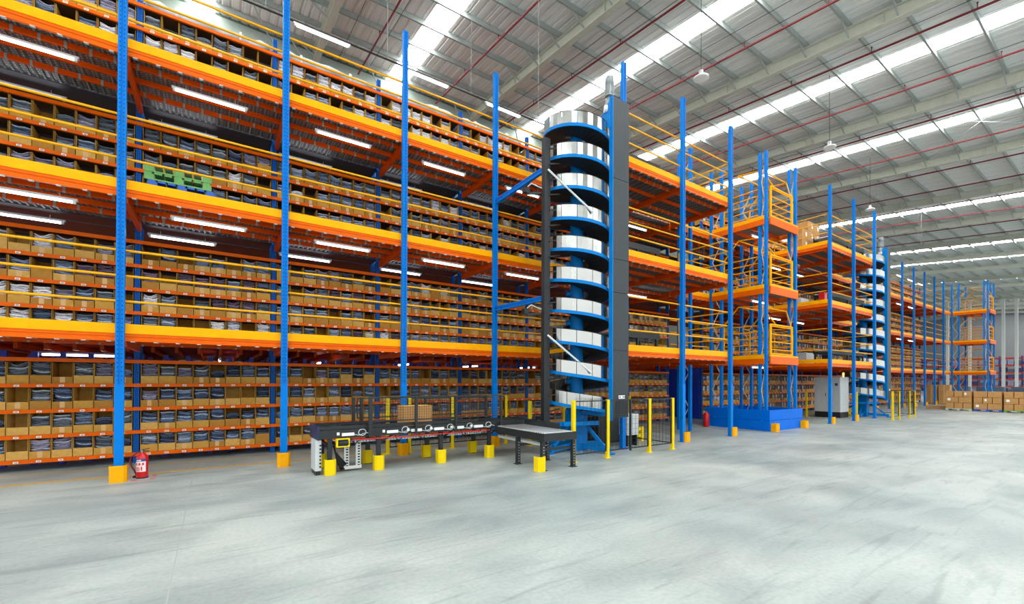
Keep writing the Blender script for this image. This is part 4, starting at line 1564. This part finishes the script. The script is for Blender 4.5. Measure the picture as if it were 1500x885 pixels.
# ------------------------------------------------------------------ fire extinguishers
def extinguisher(x, y, label, s=1.0, fine=True):
    t = thing('fire_extinguisher', label, 'extinguisher', (x, y, 0))
    R, Hh = 0.085 * s, 0.42 * s
    MB().lathe((0, 0, 0), [(R * 0.92, 0.0), (R, 0.015), (R, Hh - 0.05), (R * 0.8, Hh - 0.015), (R * 0.4, Hh + 0.01), (R * 0.3, Hh + 0.03)], 24).build('cylinder_body', 'red', t)
    MB().lathe((0, 0, 0.0), [(R * 1.03, 0.0), (R * 1.03, 0.02)], 24).build('foot_ring', 'black', t)
    v = MB().lathe((0, 0, Hh + 0.02), [(0.02, 0), (0.022, 0.05), (0.012, 0.06)], 10)
    v.build('valve', 'grey_metal', t)
    MB().bar((-0.02, 0, Hh + 0.07), (0.1, -0.05, Hh + 0.10), 0.02, 0.012).build('lever', 'black', t)
    MB().bar((-0.02, 0, Hh + 0.055), (0.09, -0.05, Hh + 0.055), 0.02, 0.012).build('carry_handle', 'dark_steel', t)
    if not fine:
        return
    # hose swings out and back to a clip near the foot
    d = Vector((-0.83, 0.55, 0))
    pts = [(0, 0, Hh + 0.045)] + [tuple(d * a + Vector((0, 0, zz))) for a, zz in ((0.1, Hh + 0.02), (0.19, 0.37), (0.215, 0.29), (0.19, 0.2), (0.13, 0.11), (0.105, 0.05), (0.1, 0.02))]
    MB().tube(pts, 0.012, 8).build('hose', 'pipe_red', t)
    MB().tube([tuple(d * 0.11 + Vector((0, 0, 0.02))), tuple(d * 0.13 + Vector((-0.02, -0.03, 0.02)))], 0.02, 8).build('nozzle', 'black', t)
    a0, a1 = radians(-175), radians(-70)

    def band(z0, z1, a, b, r, m, nm):
        mb = MB()
        n = 8
        v = []
        for i in range(n + 1):
            an = a + (b - a) * i / n
            v += [(r * cos(an), r * sin(an), z0), (r * cos(an), r * sin(an), z1)]
        mb.poly(v, [(i * 2, i * 2 + 2, i * 2 + 3, i * 2 + 1) for i in range(n)])
        return mb.build(nm, m, t)
    band(0.12, 0.33, radians(-180), radians(-50), R + 0.001, 'print_white', 'paper_label')
    lbl = bpy.data.objects[-1] if False else None
    band(0.30, 0.345, radians(-180), radians(-50), R + 0.002, 'print_blue', 'label_band')
    band(0.312, 0.33, radians(-140), radians(-95), R + 0.0028, 'white', 'label_print')
    for q in range(3):
        c = radians(-150 + q * 32)
        band(0.235, 0.275, c, c + radians(17), R + 0.0022, 'red', 'label_print')
        band(0.232, 0.24, c - radians(8), c + radians(4), R + 0.0023, 'red', 'label_print')
    for q in range(4):
        band(0.135 + q * 0.018, 0.144 + q * 0.018, radians(-165), radians(-105), R + 0.0022, 'red', 'label_print')
    band(0.14, 0.21, radians(-96), radians(-84), R + 0.0022, 'red', 'label_print')


extinguisher(-1.03, 10.15, 'red fire extinguisher with white label beside the first post')
extinguisher(15.75, 9.9, 'plain red fire extinguisher left of the blue enclosure', 1.25, False)

# ------------------------------------------------------------------ goods and far end of the hall
PX = 38.2
Y1 = 7.75
PALW = [('pallet_pale', 'pale grey'), ('pallet_blue', 'blue'), ('pallet_green', 'green')]
ROWN = ['lowest', 'middle', 'top']
PW = 1.24
PN = ['first pallet', 'second pallet', 'third pallet', 'fourth pallet']
for p in range(4):
    yb = Y1 - p * PW
    m, cn = PALW[p % 3]
    t = thing('plastic_pallet', '%s pallet under the carton row on the open floor, %s' % (cn, PN[p].split()[0]), 'pallet', (PX, yb, 0))
    MB().box(0, 1.0, -1.18, 0, 0.09, 0.13).build('pallet_deck', m, t)
    for q in (-1.18, -0.66, -0.14):
        MB().box(0, 1.0, q, q + 0.14, 0, 0.09).build('pallet_bearer', m, t)
    rr = random.Random(p)
    for r in range(3):
        n = 3 if (r + p) % 2 == 0 else 2
        for c in range(n):
            w = 1.18 / n
            carton(PX + 0.3, yb - w * (c + 0.5), 0.131 + r * 0.362, 0.58, w - 0.03, 0.345,
                   'brown carton on the open floor %s, %s layer, %s from the left' % (PN[p], ROWN[r], ORD[c + 1]), 'cartons stacked on the open floor', lab=rr.random() < 0.4, face='X', tape=False)
    bk = thing('carton', 'long brown carton at the back of the open floor %s' % PN[p], 'box', (PX + 0.8, yb - 0.59, 0.131), group='cartons stacked on the open floor')
    MB().box(-0.19, 0.2, -0.585, 0.585, 0, 1.06).build('carton_body', 'carton', bk)
    MB().box(-0.19, 0.2, -0.03, 0.03, 1.06, 1.062).build('packing_tape', 'tape', bk)
t = thing('wooden_pallet', 'low wooden pallet at the end of the carton row', 'pallet', (39.4, 8.3, 0))
for q in range(4):
    MB().box(-0.6 + q * 0.3, -0.34 + q * 0.3, -0.5, 0.5, 0.12, 0.22).build('deck_board', 'wood', t)
for q in (-0.55, 0.0, 0.5):
    MB().box(q - 0.05, q + 0.05, -0.5, 0.5, 0, 0.12).build('bearer', 'wood', t)
for i, (x, y) in enumerate(((47.4, 10.35), (47.4, 9.62))):
    t = thing('tall_crate', 'tall brown crate standing under the far deck, %s one' % ORD[i + 1], 'crate', (x, y, 0))
    MB().box(-0.3, 0.3, -0.32, 0.32, 0.12, 1.55).build('crate_body', 'carton', t)
    MB().box(-0.32, 0.32, -0.34, 0.34, 0, 0.12).build('crate_base', 'wood', t)
    MB().box(-0.305, 0.305, -0.03, 0.03, 0.12, 1.555).build('strap', 'tape', t)
for i in range(7):
    t = thing('wrapped_pallet', 'slate blue wrapped pallet load beyond the carton row, %s from the left' % ORD[i + 1], 'pallet load', (58.0 + (i % 2) * 2.2, 10.6 - i * 1.1, 0))
    MB().box(-0.5, 0.5, -0.48, 0.48, 0.14, 1.35).build('wrapped_load', 'crate_slate', t)
    MB().box(-0.52, 0.52, -0.5, 0.5, 0, 0.12).build('pallet_base', 'wood', t)
    MB().box(-0.505, 0.505, -0.485, 0.485, 0.7, 0.74).build('strap', 'light_grey', t)
# red and purple pallet racking along the far end
BEAMR = 'beam_red'
mat('load_lilac', '#9a9ab8', 0.6, var=0.25, scale=2)
mat(BEAMR, '#c4402c', 0.5, var=0.1)
FU = MB().box(-0.06, 0.06, -0.06, 0.06, 0, 6.5).mesh('upright', 'load_purple')
FB = MB().box(-0.06, 0.06, 0.07, 2.63, -0.14, 0.14).mesh('rack_beam', BEAMR)
for i in range(10):
    y = 33.0 - (i + 1) * 2.7
    t = thing('pallet_rack', 'distant red and purple pallet rack at the end wall, %s from the left' % ORD[i + 1], 'shelving', (118.0, y, 0), group='pallet racks at the far end')
    for dx in (0, 1.1):
        put('upright', FU, t, (dx, 0, 0))
        if i == 0:
            put('upright', FU, t, (dx, 2.7, 0))
        for z in (2.3, 3.5, 4.8, 6.1):
            put('rack_beam', FB, t, (dx, 0, z))
    rr = random.Random(i)
    for z in (0.0, 1.2, 2.44, 3.64, 4.94):
        for q in range(3):
            if rr.random() < 0.12:
                continue
            hh = rr.uniform(0.5, 0.95)
            MB().box(0.0, 1.0, 0.12 + q * 0.84, 0.84 + q * 0.84, z, z + hh).build('pallet_load', rr.choice(('load_purple', 'crate_slate', 'load_purple', 'load_lilac', 'load_lilac')), t)
        if z == 1.2:
            put('rack_beam', FB, t, (0, 0, 1.06))
for i, (x, y) in enumerate(((105.0, 21.0), (105.0, 18.3), (105.0, 14.5), (105, 13.1))):
    t = thing('roof_column', 'white roof column at the far end, %s from the left' % ORD[i + 1], 'column', (x, y, 0), group='white roof columns', kind='structure')
    MB().box(-0.18, 0.18, -0.18, 0.18, 0, roof_z(y) - 0.7).build('column_shaft', 'column_white', t)
    MB().box(-0.3, 0.3, -0.3, 0.3, roof_z(y) - 1.0, roof_z(y) - 0.7).build('column_head', 'column_white', t)

# grey dust sheets rolled up on top of the racks
def roll(k, label):
    r = random.Random(k + 40)
    t = thing('dust_sheet', label, 'sheet', (G(k), YR + 0.25, 9.76), group='dust sheets on the rack tops')
    pts, rad = [], []
    for i in range(13):
        pts.append((0.1 + i * (P - 0.2) / 12, r.uniform(-0.04, 0.04), 0.05 + r.uniform(-0.02, 0.05)))
        rad.append(r.uniform(0.07, 0.13) if 0 < i < 12 else 0.05)
    MB().tube(pts, rad, 9).build('rolled_sheet', 'light_grey', t)
    for x in (0.6, 1.8):
        MB().tube([(x - 0.02, 0, 0.06), (x + 0.02, 0, 0.06)], 0.14, 10).build('tie_band', 'white', t)


for k in range(-1, 4):
    roll(k, 'grey dust sheet rolled up on the rack top %s' % BW[k])
# hanging aisle signs: small dark green plates, their print too small to read
for i, (x, y, z, w) in enumerate(((16.35, 10.5, 6.66, 'left one'), (18.05, 10.5, 7.12, 'right one'))):
    t = thing('aisle_sign', 'small dark green hanging aisle sign behind the platform rails, %s' % w, 'sign', (x, y, z))
    MB().box(-0.2, 0.2, -0.01, 0.01, 0, 0.14).build('sign_plate', 'signal_green', t)
    for q in range(4):
        MB().box(-0.15 + q * 0.08, -0.1 + q * 0.08, -0.012, -0.01, 0.035, 0.105).build('sign_print', 'white', t)
    MB().tube([(-0.17, 0, 0.14), (-0.17, 0, KT[2] - 0.21 - z)], 0.006, 5).tube([(0.17, 0, 0.14), (0.17, 0, KT[2] - 0.21 - z)], 0.006, 5).build('sign_wires', 'light_grey', t)

for x, y, w in ((24.75, 10.1, 'left'), (26.1, 8.45, 'right')):
    t = thing('fence_stub', 'yellow fence post on the %s of the big grey cabinet' % w, 'post', (x, y, 0))
    MB().box(-0.035, 0.035, -0.035, 0.035, 0.02, 1.25).build('stub_shaft', 'guard_yellow', t)
    MB().box(-0.08, 0.08, -0.06, 0.06, 0, 0.02).build('stub_plate', 'guard_yellow', t)
